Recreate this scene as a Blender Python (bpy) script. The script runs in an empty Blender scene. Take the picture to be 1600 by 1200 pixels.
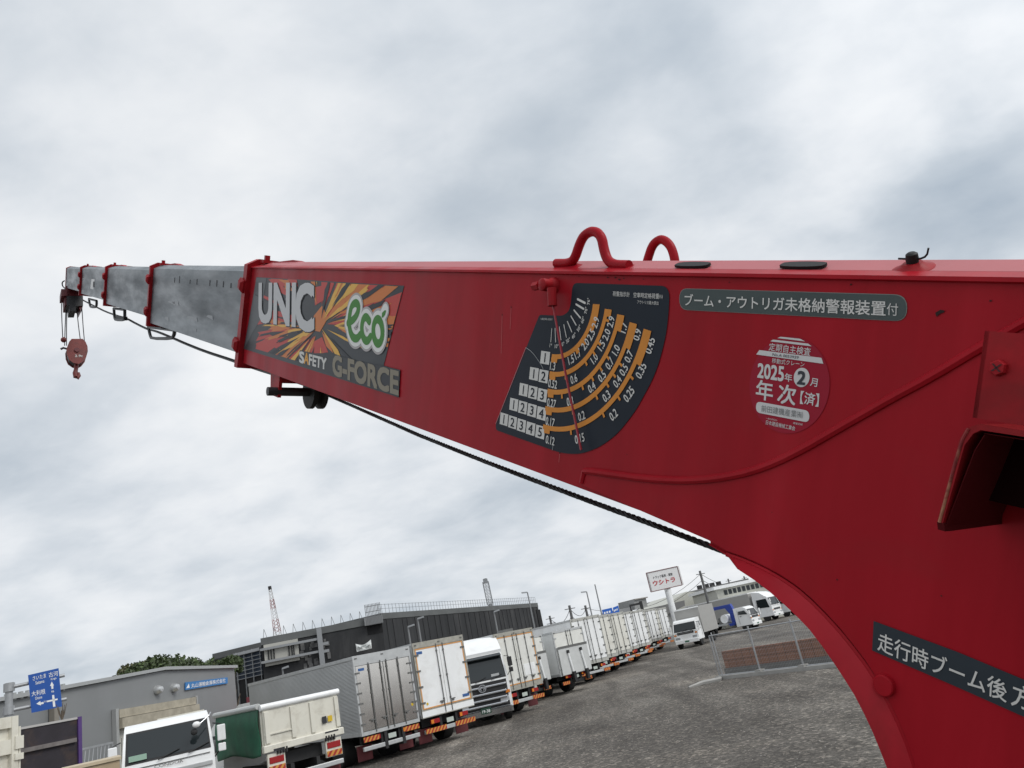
import bpy, bmesh, math, random
from mathutils import Vector, Matrix
random.seed(7)
SC = bpy.context.scene
COL = SC.collection
V3 = Vector
R_ = math.radians
# ------------------------------------------------------------------ camera
F_PX, ROLL, CAM_H = 1200.0, R_(12.0), 2.7
PITCH = math.atan((1018 - 600) * math.cos(ROLL) / F_PX)
_U = V3((-math.sin(ROLL) * math.cos(PITCH), math.cos(ROLL) * math.cos(PITCH), -math.sin(PITCH)))
_F = V3((0, 0, -1)); _Y = (_F - _F.dot(_U) * _U).normalized(); _X = _Y.cross(_U)
CAM2W = Matrix((_X, _Y, _U))
CAM_P = V3((0, 0, CAM_H))
cd = bpy.data.cameras.new('camera'); cam = bpy.data.objects.new('camera', cd); COL.objects.link(cam)
cd.sensor_width = 36.0; cd.lens = 36.0 * F_PX / 1600.0; cd.clip_start = 0.05; cd.clip_end = 5000
cam.matrix_world = Matrix.Translation(CAM_P) @ CAM2W.to_4x4()
SC.camera = cam

def ray(px, py): return CAM2W @ V3((px - 800, 600 - py, -F_PX))
def ground(px, py, z=0.0):
    r = ray(px, py); return CAM_P + r * ((z - CAM_H) / r.z)
def at(px, py, dist):                      # point seen at a pixel, at a horizontal distance
    r = ray(px, py); return CAM_P + r * (dist / math.hypot(r.x, r.y))

# ------------------------------------------------------------------ view, sky, sun
SC.view_settings.view_transform = 'Standard'; SC.view_settings.look = 'None'
SC.view_settings.exposure = 0.0; SC.view_settings.gamma = 1.0; SC.view_settings.use_curve_mapping = False
SC.render.engine = 'CYCLES'
SC.cycles.max_bounces = 6
SUN_EL, SUN_AZ = R_(45), R_(118)           # azimuth clockwise from +Y: to the right, veiled by cloud
SUN_DIR = V3((math.sin(SUN_AZ) * math.cos(SUN_EL), math.cos(SUN_AZ) * math.cos(SUN_EL), math.sin(SUN_EL)))
W = bpy.data.worlds.new('World'); SC.world = W; W.use_nodes = True
nt = W.node_tree; nt.nodes.clear()
def N(t, tree=None, **kw):
    n = (tree or nt).nodes.new(t)
    for k, v in kw.items(): setattr(n, k, v)
    return n
def L(a, b, tree=None): (tree or nt).links.new(a, b)
def math_n(op, a, b=None, tree=None, c=None):
    n = N('ShaderNodeMath', tree, operation=op)
    for i, x in enumerate((a, b, c)):
        if x is None: continue
        if isinstance(x, (int, float)): n.inputs[i].default_value = x
        else: L(x, n.inputs[i], tree)
    return n.outputs[0]
def ramp(fac, stops, tree=None):
    n = N('ShaderNodeValToRGB', tree); e = n.color_ramp.elements
    while len(e) < len(stops): e.new(0.5)
    for k, (p, c) in enumerate(stops):
        e[k].position = p; e[k].color = (c if isinstance(c, tuple) else (c, c, c)) + ((1,) if not isinstance(c, tuple) or len(c) == 3 else ())
    L(fac, n.inputs[0], tree); return n.outputs[0]
tc = N('ShaderNodeTexCoord')
sep = N('ShaderNodeSeparateXYZ'); L(tc.outputs['Generated'], sep.inputs[0])
den = math_n('ADD', math_n('MAXIMUM', sep.outputs[2], 0.0), 0.34)
cmb = N('ShaderNodeCombineXYZ')
L(math_n('DIVIDE', sep.outputs[0], den), cmb.inputs[0]); L(math_n('DIVIDE', sep.outputs[1], den), cmb.inputs[1])
mp = N('ShaderNodeMapping'); L(cmb.outputs[0], mp.inputs[0])
mp.inputs['Rotation'].default_value = (0, 0, R_(28)); mp.inputs['Scale'].default_value = (0.95, 1.20, 1)
mp.inputs['Location'].default_value = (3.1, 1.7, 0.4)
def noise(vec, scale, detail=4, rough=0.5, dist=0.0, tree=None):
    n = N('ShaderNodeTexNoise', tree); n.inputs['Scale'].default_value = scale; n.inputs['Detail'].default_value = detail
    n.inputs['Roughness'].default_value = rough; n.inputs['Distortion'].default_value = dist
    if vec is not None: L(vec, n.inputs['Vector'], tree)
    return n.outputs['Fac']
n1 = noise(mp.outputs[0], 1.0, 3, 0.5, 0.1); n2 = noise(mp.outputs[0], 2.6, 5, 0.52, 0.15)
cl = math_n('ADD', math_n('MULTIPLY', n1, 0.46), math_n('MULTIPLY', n2, 0.42))
n3 = noise(mp.outputs[0], 7.0, 5, 0.55, 0.2)
cl = math_n('ADD', math_n('MULTIPLY_ADD', n3, 0.20, None, cl), -0.035)
# broad cloud masses, each a soft lobe about a direction, ragged by noise
nz = N('ShaderNodeTexNoise'); nz.inputs['Scale'].default_value = 4.5; nz.inputs['Detail'].default_value = 4; L(tc.outputs['Generated'], nz.inputs['Vector'])
vs = N('ShaderNodeVectorMath', operation='SUBTRACT'); L(nz.outputs['Color'], vs.inputs[0]); vs.inputs[1].default_value = (.5, .5, .5)
vm = N('ShaderNodeVectorMath', operation='MULTIPLY_ADD'); L(vs.outputs[0], vm.inputs[0]); vm.inputs[1].default_value = (.26, .26, .26); L(tc.outputs['Generated'], vm.inputs[2])
vn = N('ShaderNodeVectorMath', operation='NORMALIZE'); L(vm.outputs[0], vn.inputs[0])
for px, py, r, amp in ((700, 200, 170, -.06), (850, 290, 90, -.05), (1130, 240, 110, -.085), (1480, 325, 90, -.15), (1590, 295, 80, -.14), (1380, 390, 80, -.10), (1400, 140, 90, -.06), (520, 900, 200, -.055), (250, 860, 240, -.05), (760, 850, 150, -.03), (60, 60, 160, .05), (150, 260, 120, -.03), (820, 800, 120, -.045), (60, 920, 160, -.05), (950, 80, 110, -.05),
                       (300, 90, 170, .075), (450, 300, 140, .05), (980, 250, 70, .07), (1290, 60, 130, .05), (1500, 190, 75, .12), (1330, 310, 60, .10), (980, 850, 110, .05), (400, 700, 220, .03)):
    d = (CAM2W @ V3((px - 800, 600 - py, -F_PX))).normalized()
    dp = N('ShaderNodeVectorMath', operation='DOT_PRODUCT'); L(vn.outputs[0], dp.inputs[0]); dp.inputs[1].default_value = d
    ex_ = math_n('EXPONENT', math_n('MULTIPLY', math_n('SUBTRACT', dp.outputs['Value'], 1.0), (F_PX / r) ** 2))
    cl = math_n('MULTIPLY_ADD', ex_, amp, None, cl)
ccol = ramp(cl, [(0.22, (0.38, 0.445, 0.52)), (0.36, (0.525, 0.58, 0.64)), (0.44, (0.645, 0.69, 0.74)), (0.52, (0.77, 0.80, 0.835)), (0.62, (0.885, 0.90, 0.915))])
sky = N('ShaderNodeTexSky', sky_type='NISHITA'); sky.sun_disc = False
sky.sun_elevation = SUN_EL; sky.sun_rotation = SUN_AZ
bg_s = N('ShaderNodeBackground'); L(sky.outputs[0], bg_s.inputs[0]); bg_s.inputs[1].default_value = 0.10
bg_c = N('ShaderNodeBackground'); L(ccol, bg_c.inputs[0])
dt = N('ShaderNodeVectorMath', operation='DOT_PRODUCT'); L(tc.outputs['Generated'], dt.inputs[0]); dt.inputs[1].default_value = SUN_DIR
glow = math_n('POWER', math_n('MAXIMUM', dt.outputs['Value'], 0.0), 2.0)     # cloud is brighter round the hidden sun
L(math_n('MULTIPLY_ADD', glow, 0.50, None, 1.05), bg_c.inputs[1])
mixw = N('ShaderNodeMixShader'); mixw.inputs[0].default_value = 0.97
L(bg_s.outputs[0], mixw.inputs[1]); L(bg_c.outputs[0], mixw.inputs[2])
wo = N('ShaderNodeOutputWorld'); L(mixw.outputs[0], wo.inputs[0])
sl = bpy.data.lights.new('sun', 'SUN'); sl.energy = 1.6; sl.angle = R_(24); sl.color = (1, 0.97, 0.92)
so = bpy.data.objects.new('sun', sl); COL.objects.link(so)
so.rotation_euler = SUN_DIR.to_track_quat('Z', 'Y').to_euler()

# ------------------------------------------------------------------ materials
MATS = {}
def mat(name, col, rough=0.5, metal=0.0, var=0.0, vscale=3.0, bump=0.0, bscale=60.0, dirt=None, dirt_amt=0.0, dscale=2.0, spec=0.5, coat=0.0, stretch=None):
    if name in MATS: return MATS[name]
    m = bpy.data.materials.new(name); m.use_nodes = True; t = m.node_tree; b = t.nodes['Principled BSDF']
    b.inputs['Roughness'].default_value = rough; b.inputs['Metallic'].default_value = metal
    b.inputs['Specular IOR Level'].default_value = spec; b.inputs['Coat Weight'].default_value = coat
    b.inputs['Base Color'].default_value = (*col, 1)
    tcx = N('ShaderNodeTexCoord', t); vec = tcx.outputs['Object']
    if stretch:
        mm = N('ShaderNodeMapping', t); mm.inputs['Scale'].default_value = stretch; L(vec, mm.inputs[0], t); vec = mm.outputs[0]
    out = None
    if var:
        f = noise(vec, vscale, 5, 0.6, 0.2, t)
        out = ramp(f, [(0.3, tuple(c * (1 - var) for c in col)), (0.7, tuple(min(1, c * (1 + var)) for c in col))], t)
    if dirt:
        f = noise(vec, dscale, 8, 0.65, 0.5, t)
        k = ramp(f, [(0.5, 0.0), (0.72, dirt_amt)], t)
        mx = N('ShaderNodeMix', t, data_type='RGBA'); L(k, mx.inputs[0], t)
        if out is not None: L(out, mx.inputs[6], t)
        else: mx.inputs[6].default_value = (*col, 1)
        mx.inputs[7].default_value = (*dirt, 1); out = mx.outputs[2]
    if out is not None: L(out, b.inputs['Base Color'], t)
    if bump:
        bp = N('ShaderNodeBump', t); bp.inputs['Strength'].default_value = bump; bp.inputs['Distance'].default_value = 0.01
        L(noise(vec, bscale, 3, 0.5, 0, t), bp.inputs['Height'], t); L(bp.outputs[0], b.inputs['Normal'], t)
    MATS[name] = m; return m

# ------------------------------------------------------------------ mesh building
class MB:
    def __init__(s): s.bm = bmesh.new()
    def box(s, x0, x1, y0, y1, z0, z1, bev=0.0):
        vs = [s.bm.verts.new((x, y, z)) for x in (x0, x1) for y in (y0, y1) for z in (z0, z1)]
        fs = [s.bm.faces.new([vs[i] for i in q]) for q in ((0, 1, 3, 2), (4, 6, 7, 5), (0, 4, 5, 1), (2, 3, 7, 6), (0, 2, 6, 4), (1, 5, 7, 3))]
        if bev:
            es = list({e for f in fs for e in f.edges})
            bmesh.ops.bevel(s.bm, geom=es, offset=bev, segments=2, affect='EDGES', profile=0.5)
        return s
    def hexa(s, pts):                       # 8 points: bottom ring of 4, top ring of 4
        v = [s.bm.verts.new(p) for p in pts]
        for q in ((3, 2, 1, 0), (4, 5, 6, 7), (0, 1, 5, 4), (1, 2, 6, 5), (2, 3, 7, 6), (3, 0, 4, 7)): s.bm.faces.new([v[i] for i in q])
        return s
    def poly(s, pts):
        s.bm.faces.new([s.bm.verts.new(p) for p in pts]); return s
    def prism(s, pts, vec):                 # polygon swept along a vector, closed
        vec = V3(vec); a = [s.bm.verts.new(p) for p in pts]; b = [s.bm.verts.new(V3(p) + vec) for p in pts]
        n = len(a); s.bm.faces.new(a); s.bm.faces.new(list(reversed(b)))
        for i in range(n): s.bm.faces.new((a[i], a[(i + 1) % n], b[(i + 1) % n], b[i]))
        return s
    def loft(s, rings, closed=True, caps=True):
        rs = [[s.bm.verts.new(p) for p in r] for r in rings]
        for a, b in zip(rs, rs[1:]):
            n = len(a)
            for i in range(n if closed else n - 1): s.bm.faces.new((a[i], a[(i + 1) % n], b[(i + 1) % n], b[i]))
        if caps: s.bm.faces.new(list(reversed(rs[0]))); s.bm.faces.new(rs[-1])
        return s
    def cyl(s, p0, p1, r0, r1=None, n=12):
        p0, p1 = V3(p0), V3(p1); r1 = r0 if r1 is None else r1
        q = (p1 - p0).normalized().to_track_quat('Z', 'Y'); 
        ring = lambda c, r: [c + q @ V3((r * math.cos(2 * math.pi * k / n), r * math.sin(2 * math.pi * k / n), 0)) for k in range(n)]
        return s.loft([ring(p0, r0), ring(p1, r1)])
    def tube(s, pts, r, n=8, smooth=0):
        pts = [V3(p) for p in pts]
        for _ in range(smooth):
            q = [pts[0]]
            for a, b in zip(pts, pts[1:]): q += [a.lerp(b, 0.25), a.lerp(b, 0.75)]
            pts = q + [pts[-1]]
        rings = []; up = None
        for i, p in enumerate(pts):
            t = (pts[min(i + 1, len(pts) - 1)] - pts[max(i - 1, 0)]).normalized()
            if up is None: up = t.orthogonal().normalized()
            up = (up - up.dot(t) * t).normalized(); w = t.cross(up)
            rr = r[i] if isinstance(r, (list, tuple)) else r
            rings.append([p + up * rr * math.cos(2 * math.pi * k / n) + w * rr * math.sin(2 * math.pi * k / n) for k in range(n)])
        return s.loft(rings)
    def lathe(s, prof, origin, axis, n=20):  # (radius, height) profile about an axis
        o = V3(origin); q = V3(axis).normalized().to_track_quat('Z', 'Y')
        return s.loft([[o + q @ V3((r * math.cos(2 * math.pi * k / n), r * math.sin(2 * math.pi * k / n), h)) for k in range(n)] for r, h in prof])
    def ball(s, c, r, n=10, sc=(1, 1, 1)):
        m = Matrix.Translation(V3(c)) @ Matrix.Diagonal((*sc, 1))
        bmesh.ops.create_uvsphere(s.bm, u_segments=n, v_segments=max(4, n // 2), radius=r, matrix=m); return s
    def add(s, me, M=None):
        k = len(s.bm.verts); s.bm.from_mesh(me); s.bm.verts.ensure_lookup_table()
        if M: 
            for v in s.bm.verts[k:]: v.co = M @ v.co
        return s
    def build(s, name, m, parent=None, smooth=False, fix=True):
        if fix: bmesh.ops.recalc_face_normals(s.bm, faces=s.bm.faces)
        me = bpy.data.meshes.new(name); s.bm.to_mesh(me); s.bm.free()
        if smooth:
            for p in me.polygons: p.use_smooth = True
            me.set_sharp_from_angle(angle=R_(smooth if smooth is not True else 40))
        me.materials.append(m); o = bpy.data.objects.new(name, me); COL.objects.link(o)
        if parent is not None:
            o.parent = parent
        return o
def unshift(o, root):                        # part modelled in world space under an Empty at the thing's base
    o.matrix_parent_inverse = Matrix.Translation(-root.location)
def tag(o, label=None, cat=None, group=None, kind=None):
    for k, v in (('label', label), ('category', cat), ('group', group), ('kind', kind)):
        if v: o[k] = v
    return o
def thing(name, label, cat, loc=(0, 0, 0), rz=0.0, group=None):
    o = bpy.data.objects.new(name, None); COL.objects.link(o); o.location = loc; o.rotation_euler = (0, 0, rz); o.empty_display_size = 0.3
    return tag(o, label, cat, group)
def copy_tree(o, parent=None):
    c = o.copy(); COL.objects.link(c)
    if parent is not None: c.parent = parent
    for ch in o.children: copy_tree(ch, c)
    return c
def local(root, p):                          # world point -> local of an unscaled Empty
    return Matrix.Rotation(-root.rotation_euler.z, 3, 'Z') @ (V3(p) - V3(root.location))

def text_me(body, bold=0.0, res=3):
    cu = bpy.data.curves.new('t', 'FONT'); cu.body = body; cu.resolution_u = res; cu.offset = bold; cu.size = 1
    ob = bpy.data.objects.new('t', cu); COL.objects.link(ob)
    dg = bpy.context.evaluated_depsgraph_get(); dg.update()
    me = bpy.data.meshes.new_from_object(ob.evaluated_get(dg)); bpy.data.objects.remove(ob); bpy.data.curves.remove(cu)
    xs = [v.co.x for v in me.vertices]; ys = [v.co.y for v in me.vertices]
    return me, min(xs), max(xs), min(ys), max(ys)
def text_on(mb, body, bl, br, tl, bold=0.0, res=3):   # the glyphs' bounding box goes to three 3-D corners
    me, x0, x1, y0, y1 = text_me(body, 0, res)
    bl, br, tl = V3(bl), V3(br), V3(tl); ux = (br - bl) / (x1 - x0); uy = (tl - bl) / (y1 - y0)
    nn = ux.cross(uy).normalized(); h = bold * .55                # a heavier face: the same glyph laid five times, a hair apart
    for i, (sx, sy) in enumerate(((0, 0), (1, 1), (-1, 1), (1, -1), (-1, -1)) if bold else ((0, 0),)):
        k = len(mb.bm.verts); mb.bm.from_mesh(me); mb.bm.verts.ensure_lookup_table()
        for v in mb.bm.verts[k:]: v.co = bl + ux * (v.co.x - x0 + sx * h) + uy * (v.co.y - y0 + sy * h) + nn * (i * 6e-6)
    bpy.data.meshes.remove(me)
# ------------------------------------------------------------------ ground
def ground_mat():
    m = bpy.data.materials.new('gravel'); m.use_nodes = True; t = m.node_tree; b = t.nodes['Principled BSDF']
    b.inputs['Roughness'].default_value = 0.92; b.inputs['Specular IOR Level'].default_value = 0.25
    g = N('ShaderNodeTexCoord', t).outputs['Object']
    mm = N('ShaderNodeMapping', t); mm.inputs['Rotation'].default_value = (0, 0, R_(-24)); mm.inputs['Scale'].default_value = (0.8, 0.10, 1); L(g, mm.inputs[0], t)
    trk = noise(mm.outputs[0], 0.75, 6, 0.62, 0.6, t)        # wheel-worn bands along the row
    big = noise(g, 0.16, 4, 0.55, 0.3, t); fine = noise(g, 16.0, 6, 0.8, 0, t)
    base = ramp(trk, [(0.30, (0.080, 0.072, 0.064)), (0.48, (0.112, 0.102, 0.091)), (0.58, (0.146, 0.134, 0.119)), (0.70, (0.22, 0.204, 0.183))], t)
    k2 = ramp(big, [(0.35, (0.74, 0.73, 0.72)), (0.52, (1.0, 1.0, 1.0)), (0.66, (1.38, 1.36, 1.32))], t)
    k3 = ramp(fine, [(0.32, (0.42, 0.42, 0.42)), (0.5, (1.0, 1.0, 1.0)), (0.68, (1.85, 1.82, 1.78))], t)
    vo = N('ShaderNodeTexVoronoi', t); vo.inputs['Scale'].default_value = 14.0; L(g, vo.inputs['Vector'], t)
    sepv = N('ShaderNodeSeparateColor', t); L(vo.outputs['Color'], sepv.inputs[0], t)
    k4 = ramp(sepv.outputs[0], [(0.0, (0.55, 0.55, 0.55)), (0.8, (1.08, 1.08, 1.08)), (1.0, (2.1, 2.06, 2.0))], t)
    out = base
    for k in (k2, k3, k4):
        x = N('ShaderNodeMix', t, data_type='RGBA', blend_type='MULTIPLY'); x.inputs[0].default_value = 1.0
        L(out, x.inputs[6], t); L(k, x.inputs[7], t); out = x.outputs[2]
    L(out, b.inputs['Base Color'], t)
    bp = N('ShaderNodeBump', t); bp.inputs['Strength'].default_value = 0.8; bp.inputs['Distance'].default_value = 0.03
    L(fine, bp.inputs['Height'], t); L(bp.outputs[0], b.inputs['Normal'], t)
    return m
gm = MB()
S = 900
NG = 60
gv = [[gm.bm.verts.new((-S + 2 * S * i / NG, -300 + 1800 * j / NG, 0)) for j in range(NG + 1)] for i in range(NG + 1)]
for i in range(NG):
    for j in range(NG): gm.bm.faces.new((gv[i][j], gv[i + 1][j], gv[i + 1][j + 1], gv[i][j + 1]))
tag(gm.build('ground', ground_mat()), 'grey gravel yard with paler wheel-worn tracks', 'ground', kind='structure')

rg = random.Random(77); m = MB()                     # loose stones on the near yard
for _ in range(9000):
    y = 9 + 30 * rg.random() ** 1.4; x = rg.uniform(-.42, .55) * y; s_ = rg.uniform(.007, .023) * (1 + .3 * (rg.random() > .93))
    a = rg.uniform(0, 6.28); q = [(x + s_ * rg.uniform(.7, 1.3) * math.cos(a + k * 1.57), y + s_ * rg.uniform(.7, 1.3) * math.sin(a + k * 1.57), -.003) for k in range(4)]
    tp = m.bm.verts.new((x + rg.uniform(-.3, .3) * s_, y + rg.uniform(-.3, .3) * s_, s_ * rg.uniform(.5, 1.0))); vs_ = [m.bm.verts.new(p) for p in q]
    for k in range(4): m.bm.faces.new((vs_[k], vs_[(k + 1) % 4], tp))
def stone_mat():
    sm = bpy.data.materials.new('loose_stone'); sm.use_nodes = True; t = sm.node_tree; b = t.nodes['Principled BSDF']; b.inputs['Roughness'].default_value = .9
    g_ = N('ShaderNodeNewGeometry', t); L(ramp(g_.outputs['Random Per Island'], [(0, (.07, .064, .057)), (.6, (.14, .130, .117)), (1, (.34, .32, .29))], t), b.inputs['Base Color'], t); return sm
tag(m.build('loose_gravel', stone_mat(), fix=False), 'scattered pale loose stones on the grey gravel yard', 'gravel', kind='stuff')

# ------------------------------------------------------------------ crane boom: the frame of its near side face
BD = ray(-40, 411).normalized()                       # pointing direction of the boom
BN = V3((0, 0, 1)).cross(BD).normalized()
if BN.dot(ray(800, 600)) > 0: BN = -BN
BV = BN.cross(-BD); EX = -BD; EY = BV
BDIST = 0.9
BP0 = CAM_P - BN * BDIST
def fp(px, py, off=0.0):                              # pixel -> (along, up) on the side face (or a plane beside it)
    r = ray(px, py); P = CAM_P + r * (-(BDIST - off) / r.dot(BN)); q = P - BP0
    return q.dot(EX), q.dot(EY)
def Wd(a, b, o=0.0): return BP0 + EX * a + EY * b + BN * o
def fW(px, py, o=0.0): return Wd(*fp(px, py, o), o)
RED = mat('red_paint', (0.33, 0.0095, 0.018), rough=0.36, var=0.08, vscale=1.6, dirt=(0.24, 0.022, 0.024), dirt_amt=0.35, dscale=5, spec=0.085, bump=0.05, bscale=4)
REDW = mat('red_paint_worn', (0.31, 0.012, 0.018), spec=.12, rough=0.45, var=0.22, vscale=14, dirt=(0.07, 0.02, 0.018), dirt_amt=0.45, dscale=9)
RUST = mat('rusty_edge', (0.20, 0.016, 0.018), rough=0.8, var=0.4, vscale=60, dirt=(0.42, 0.22, 0.12), dirt_amt=1.0, dscale=38)
def steel():                                          # galvanised plate, rubbed dark and greasy along the middle by the slide pads
    m = mat('grey_boom_steel', (0.15, 0.17, 0.185), rough=0.42, metal=0.2); t = m.node_tree; b = t.nodes['Principled BSDF']; g = N('ShaderNodeTexCoord', t).outputs['Object']
    dv = N('ShaderNodeVectorMath', t, operation='DOT_PRODUCT'); L(g, dv.inputs[0], t); dv.inputs[1].default_value = EY
    hb = math_n('SUBTRACT', dv.outputs['Value'], BP0.dot(EY), t)
    da = N('ShaderNodeVectorMath', t, operation='DOT_PRODUCT'); L(g, da.inputs[0], t); da.inputs[1].default_value = EX
    cv = N('ShaderNodeCombineXYZ', t); L(math_n('MULTIPLY', da.outputs['Value'], 1.0, t), cv.inputs[0], t); L(math_n('MULTIPLY', hb, 5.0, t), cv.inputs[1], t)
    f1 = noise(cv.outputs[0], 1.3, 5, .6, .05, t); f2 = noise(cv.outputs[0], 2.3, 6, .65, .05, t)
    e = math_n('ABSOLUTE', math_n('ADD', math_n('ADD', hb, .075, t), math_n('MULTIPLY', math_n('SUBTRACT', f1, .5, t), .09, t), t), None, t)
    band = ramp(e, [(.075, 0.0), (.135, 1.0)], t)
    c1 = ramp(f2, [(.34, (.032, .042, .050)), (.5, (.052, .065, .075)), (.68, (.092, .110, .122))], t); c2 = ramp(f2, [(.35, (.105, .122, .135)), (.65, (.185, .208, .225))], t)
    x = N('ShaderNodeMix', t, data_type='RGBA'); L(band, x.inputs[0], t); L(c1, x.inputs[6], t); L(c2, x.inputs[7], t); L(x.outputs[2], b.inputs['Base Color'], t)
    L(ramp(f1, [(.35, .28), (.65, .55)], t), b.inputs['Roughness'], t); return m
STEEL = steel()
BLACK = mat('black_rubber', (0.012, 0.013, 0.014), rough=0.6, spec=.3)
def streaks(m):                                       # rain runs and dust down the side plates
    t = m.node_tree; b = t.nodes['Principled BSDF']; src = b.inputs['Base Color'].links[0].from_socket; g = N('ShaderNodeTexCoord', t).outputs['Object']
    o = []
    for ax, k in ((EX, 13.0), (EY, 1.1)):
        d_ = N('ShaderNodeVectorMath', t, operation='DOT_PRODUCT'); L(g, d_.inputs[0], t); d_.inputs[1].default_value = ax; o.append(math_n('MULTIPLY', d_.outputs['Value'], k, t))
    cv = N('ShaderNodeCombineXYZ', t); L(o[0], cv.inputs[0], t); L(o[1], cv.inputs[1], t)
    x = N('ShaderNodeMix', t, data_type='RGBA', blend_type='MULTIPLY'); x.inputs[0].default_value = 1; L(src, x.inputs[6], t)
    L(ramp(noise(cv.outputs[0], 1.0, 5, .6, .3, t), [(.3, (.86, .84, .84)), (.55, (1, 1, 1)), (.75, (1.10, 1.25, 1.22))], t), x.inputs[7], t); L(x.outputs[2], b.inputs['Base Color'], t)
    L(ramp(noise(cv.outputs[0], .6, 4, .6, .3, t), [(.3, .30), (.7, .46)], t), b.inputs['Roughness'], t)
streaks(RED)
PIT = mat('shade_dark_red', (0.012, 0.003, 0.003), rough=0.9, spec=.03)  # near-black red that stands in for shade inside the pocket
DKMET = mat('dark_metal', (0.035, 0.035, 0.038), rough=0.5, metal=0.3, var=0.3, vscale=20)
ROPE = mat('wire_rope', (0.03, 0.03, 0.032), rough=0.55, metal=0.5, var=0.4, vscale=90)

base_pt = Wd(0.6, -0.6, -0.17)
boom = thing('crane_boom', 'long red truck crane boom with grey telescopic sections reaching to the left', 'crane boom', V3((base_pt.x, base_pt.y, 0)))
def bpart(mb, name, m, parent=None, smooth=False, fix=True):
    o = mb.build(name, m, None, smooth, fix); p = parent or boom; o.parent = p
    if p is boom: unshift(o, boom)
    return o
TOP, BOT = 0.084, -0.297
# base section: six-sided box; (n, v) profile swept along the boom
def section(mb, a0, a1, prof):
    mb.loft([[Wd(a0, b, o) for o, b in prof], [Wd(a1, b, o) for o, b in prof]])
m = MB()
section(m, -3.155, 0.75, [(0, BOT), (0, TOP), (-0.06, TOP + .031), (-0.28, TOP + .031), (-0.34, TOP), (-0.34, BOT), (-0.17, BOT - .005)])
base = bpart(m, 'base_section', RED)
FADED_LIT = mat('faded_sky_lit_red', (0.40, 0.085, 0.095), rough=.42, var=.08, vscale=3, dirt=(.30, .05, .055), dirt_amt=.5, dscale=4)  # faded paint, with the sky's sheen also mixed into the colour
m = MB(); m.loft([[Wd(a, TOP + .0155, -.0290 + .002), Wd(a, TOP + .0325, -.0605), Wd(a, TOP + .0325, -.2795), Wd(a, TOP + .0300, -.2795), Wd(a, TOP + .0305, -.06), Wd(a, TOP + .0130, -.0270)] for a in (-3.12, .75)])
for v in m.bm.verts: pass
bpart(m, 'roof_plate', FADED_LIT)
m = MB()                                              # thin lip where the upper plate overhangs the side
section(m, -3.14, 0.75, [(0.0005, TOP - .0005), (0.006, TOP + .001), (0.0055, TOP + .006), (-0.02, TOP + .0145), (-0.02, TOP + .002)])
bpart(m, 'roof_lip', RED)
# flared foot plate with curved edge
crease = [(1110, 850), (1137, 866), (1165, 876), (1192, 888), (1220, 903), (1247, 921), (1270, 941), (1291, 962), (1314, 987), (1335, 1013), (1354, 1038), (1371, 1064), (1388, 1094), (1404, 1127), (1418, 1160), (1430, 1196), (1442, 1240), (1452, 1290)]
cr = [fp(*p) for p in crease]
m = MB(); out = [(-0.73, BOT + .02)] + cr + [(0.75, cr[-1][1]), (0.75, BOT + .02)]
m.prism([Wd(a, b, 0.0) for a, b in out], BN * -0.34)
bpart(m, 'foot_plate', RED)
outer = [(1111, 851.5), (1140, 872), (1152, 889), (1178, 906), (1203, 925), (1228, 947), (1247, 965), (1265, 984), (1285, 1010), (1305, 1039), (1320, 1062), (1335, 1086), (1350, 1115), (1364, 1145), (1375, 1172), (1386, 1200), (1397, 1240), (1406, 1290)]
m = MB(); rings = []                                  # dished lip rolled along the curved edge
for i, ((a, b), o_) in enumerate(zip(cr, outer)):
    k_ = min(1, i / 2); c_ = fp(*o_, .027 * k_); mx_, my_ = a + (c_[0] - a) * .4, b + (c_[1] - b) * .4
    rings.append([Wd(a, b, -.006), Wd(a, b, .0045), Wd(mx_, my_, .0045 + .006 * k_), Wd(*c_, .027 * k_), Wd(c_[0], c_[1], .027 * k_ - .010), Wd(a, b, -.03)])
m.loft(rings); bpart(m, 'edge_flange', mat('edge_lit_red', (.42, .020, .032), rough=.4, spec=.12, var=.1, vscale=8, dirt=(.2, .02, .02), dirt_amt=.4, dscale=12), smooth=30)  # the light caught by the lip is put into this paler red
m = MB(); m.tube([Wd(a, b, .002) for a, b in cr[1:]], 0.0035, 6, 1); bpart(m, 'flange_weld', RED, smooth=True)
# doubler plate and its weld bead
weld = [(916, 736), (960, 742), (1010, 749), (1060, 752), (1100, 751), (1140, 746), (1180, 737), (1220, 722), (1260, 702), (1300, 679), (1340, 656), (1400, 622), (1460, 590), (1530, 548), (1600, 508), (1700, 452)]
wq = [fp(*p) for p in weld]
m = MB(); pl = [(wq[0][0], wq[0][1] - .001)] + wq[1:] + [(.7, wq[-1][1] + .02), (.7, cr[-1][1])] + [(a, b + .006) for a, b in reversed(cr) if a > wq[0][0]] + [(wq[0][0] - .005, BOT + .008)]
m.prism([Wd(a, b, 0.0045) for a, b in pl], BN * -0.004)
bpart(m, 'doubler_plate', RED)
m = MB(); m.tube([Wd(wq[0][0] - .004, BOT + .012, .003)] + [Wd(wq[0][0] - .001, wq[0][1] - .004, .003)] + [Wd(a, b + .001, .004) for a, b in wq], 0.0062, 8, 1)
bpart(m, 'weld_bead', RED, smooth=True)
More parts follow.
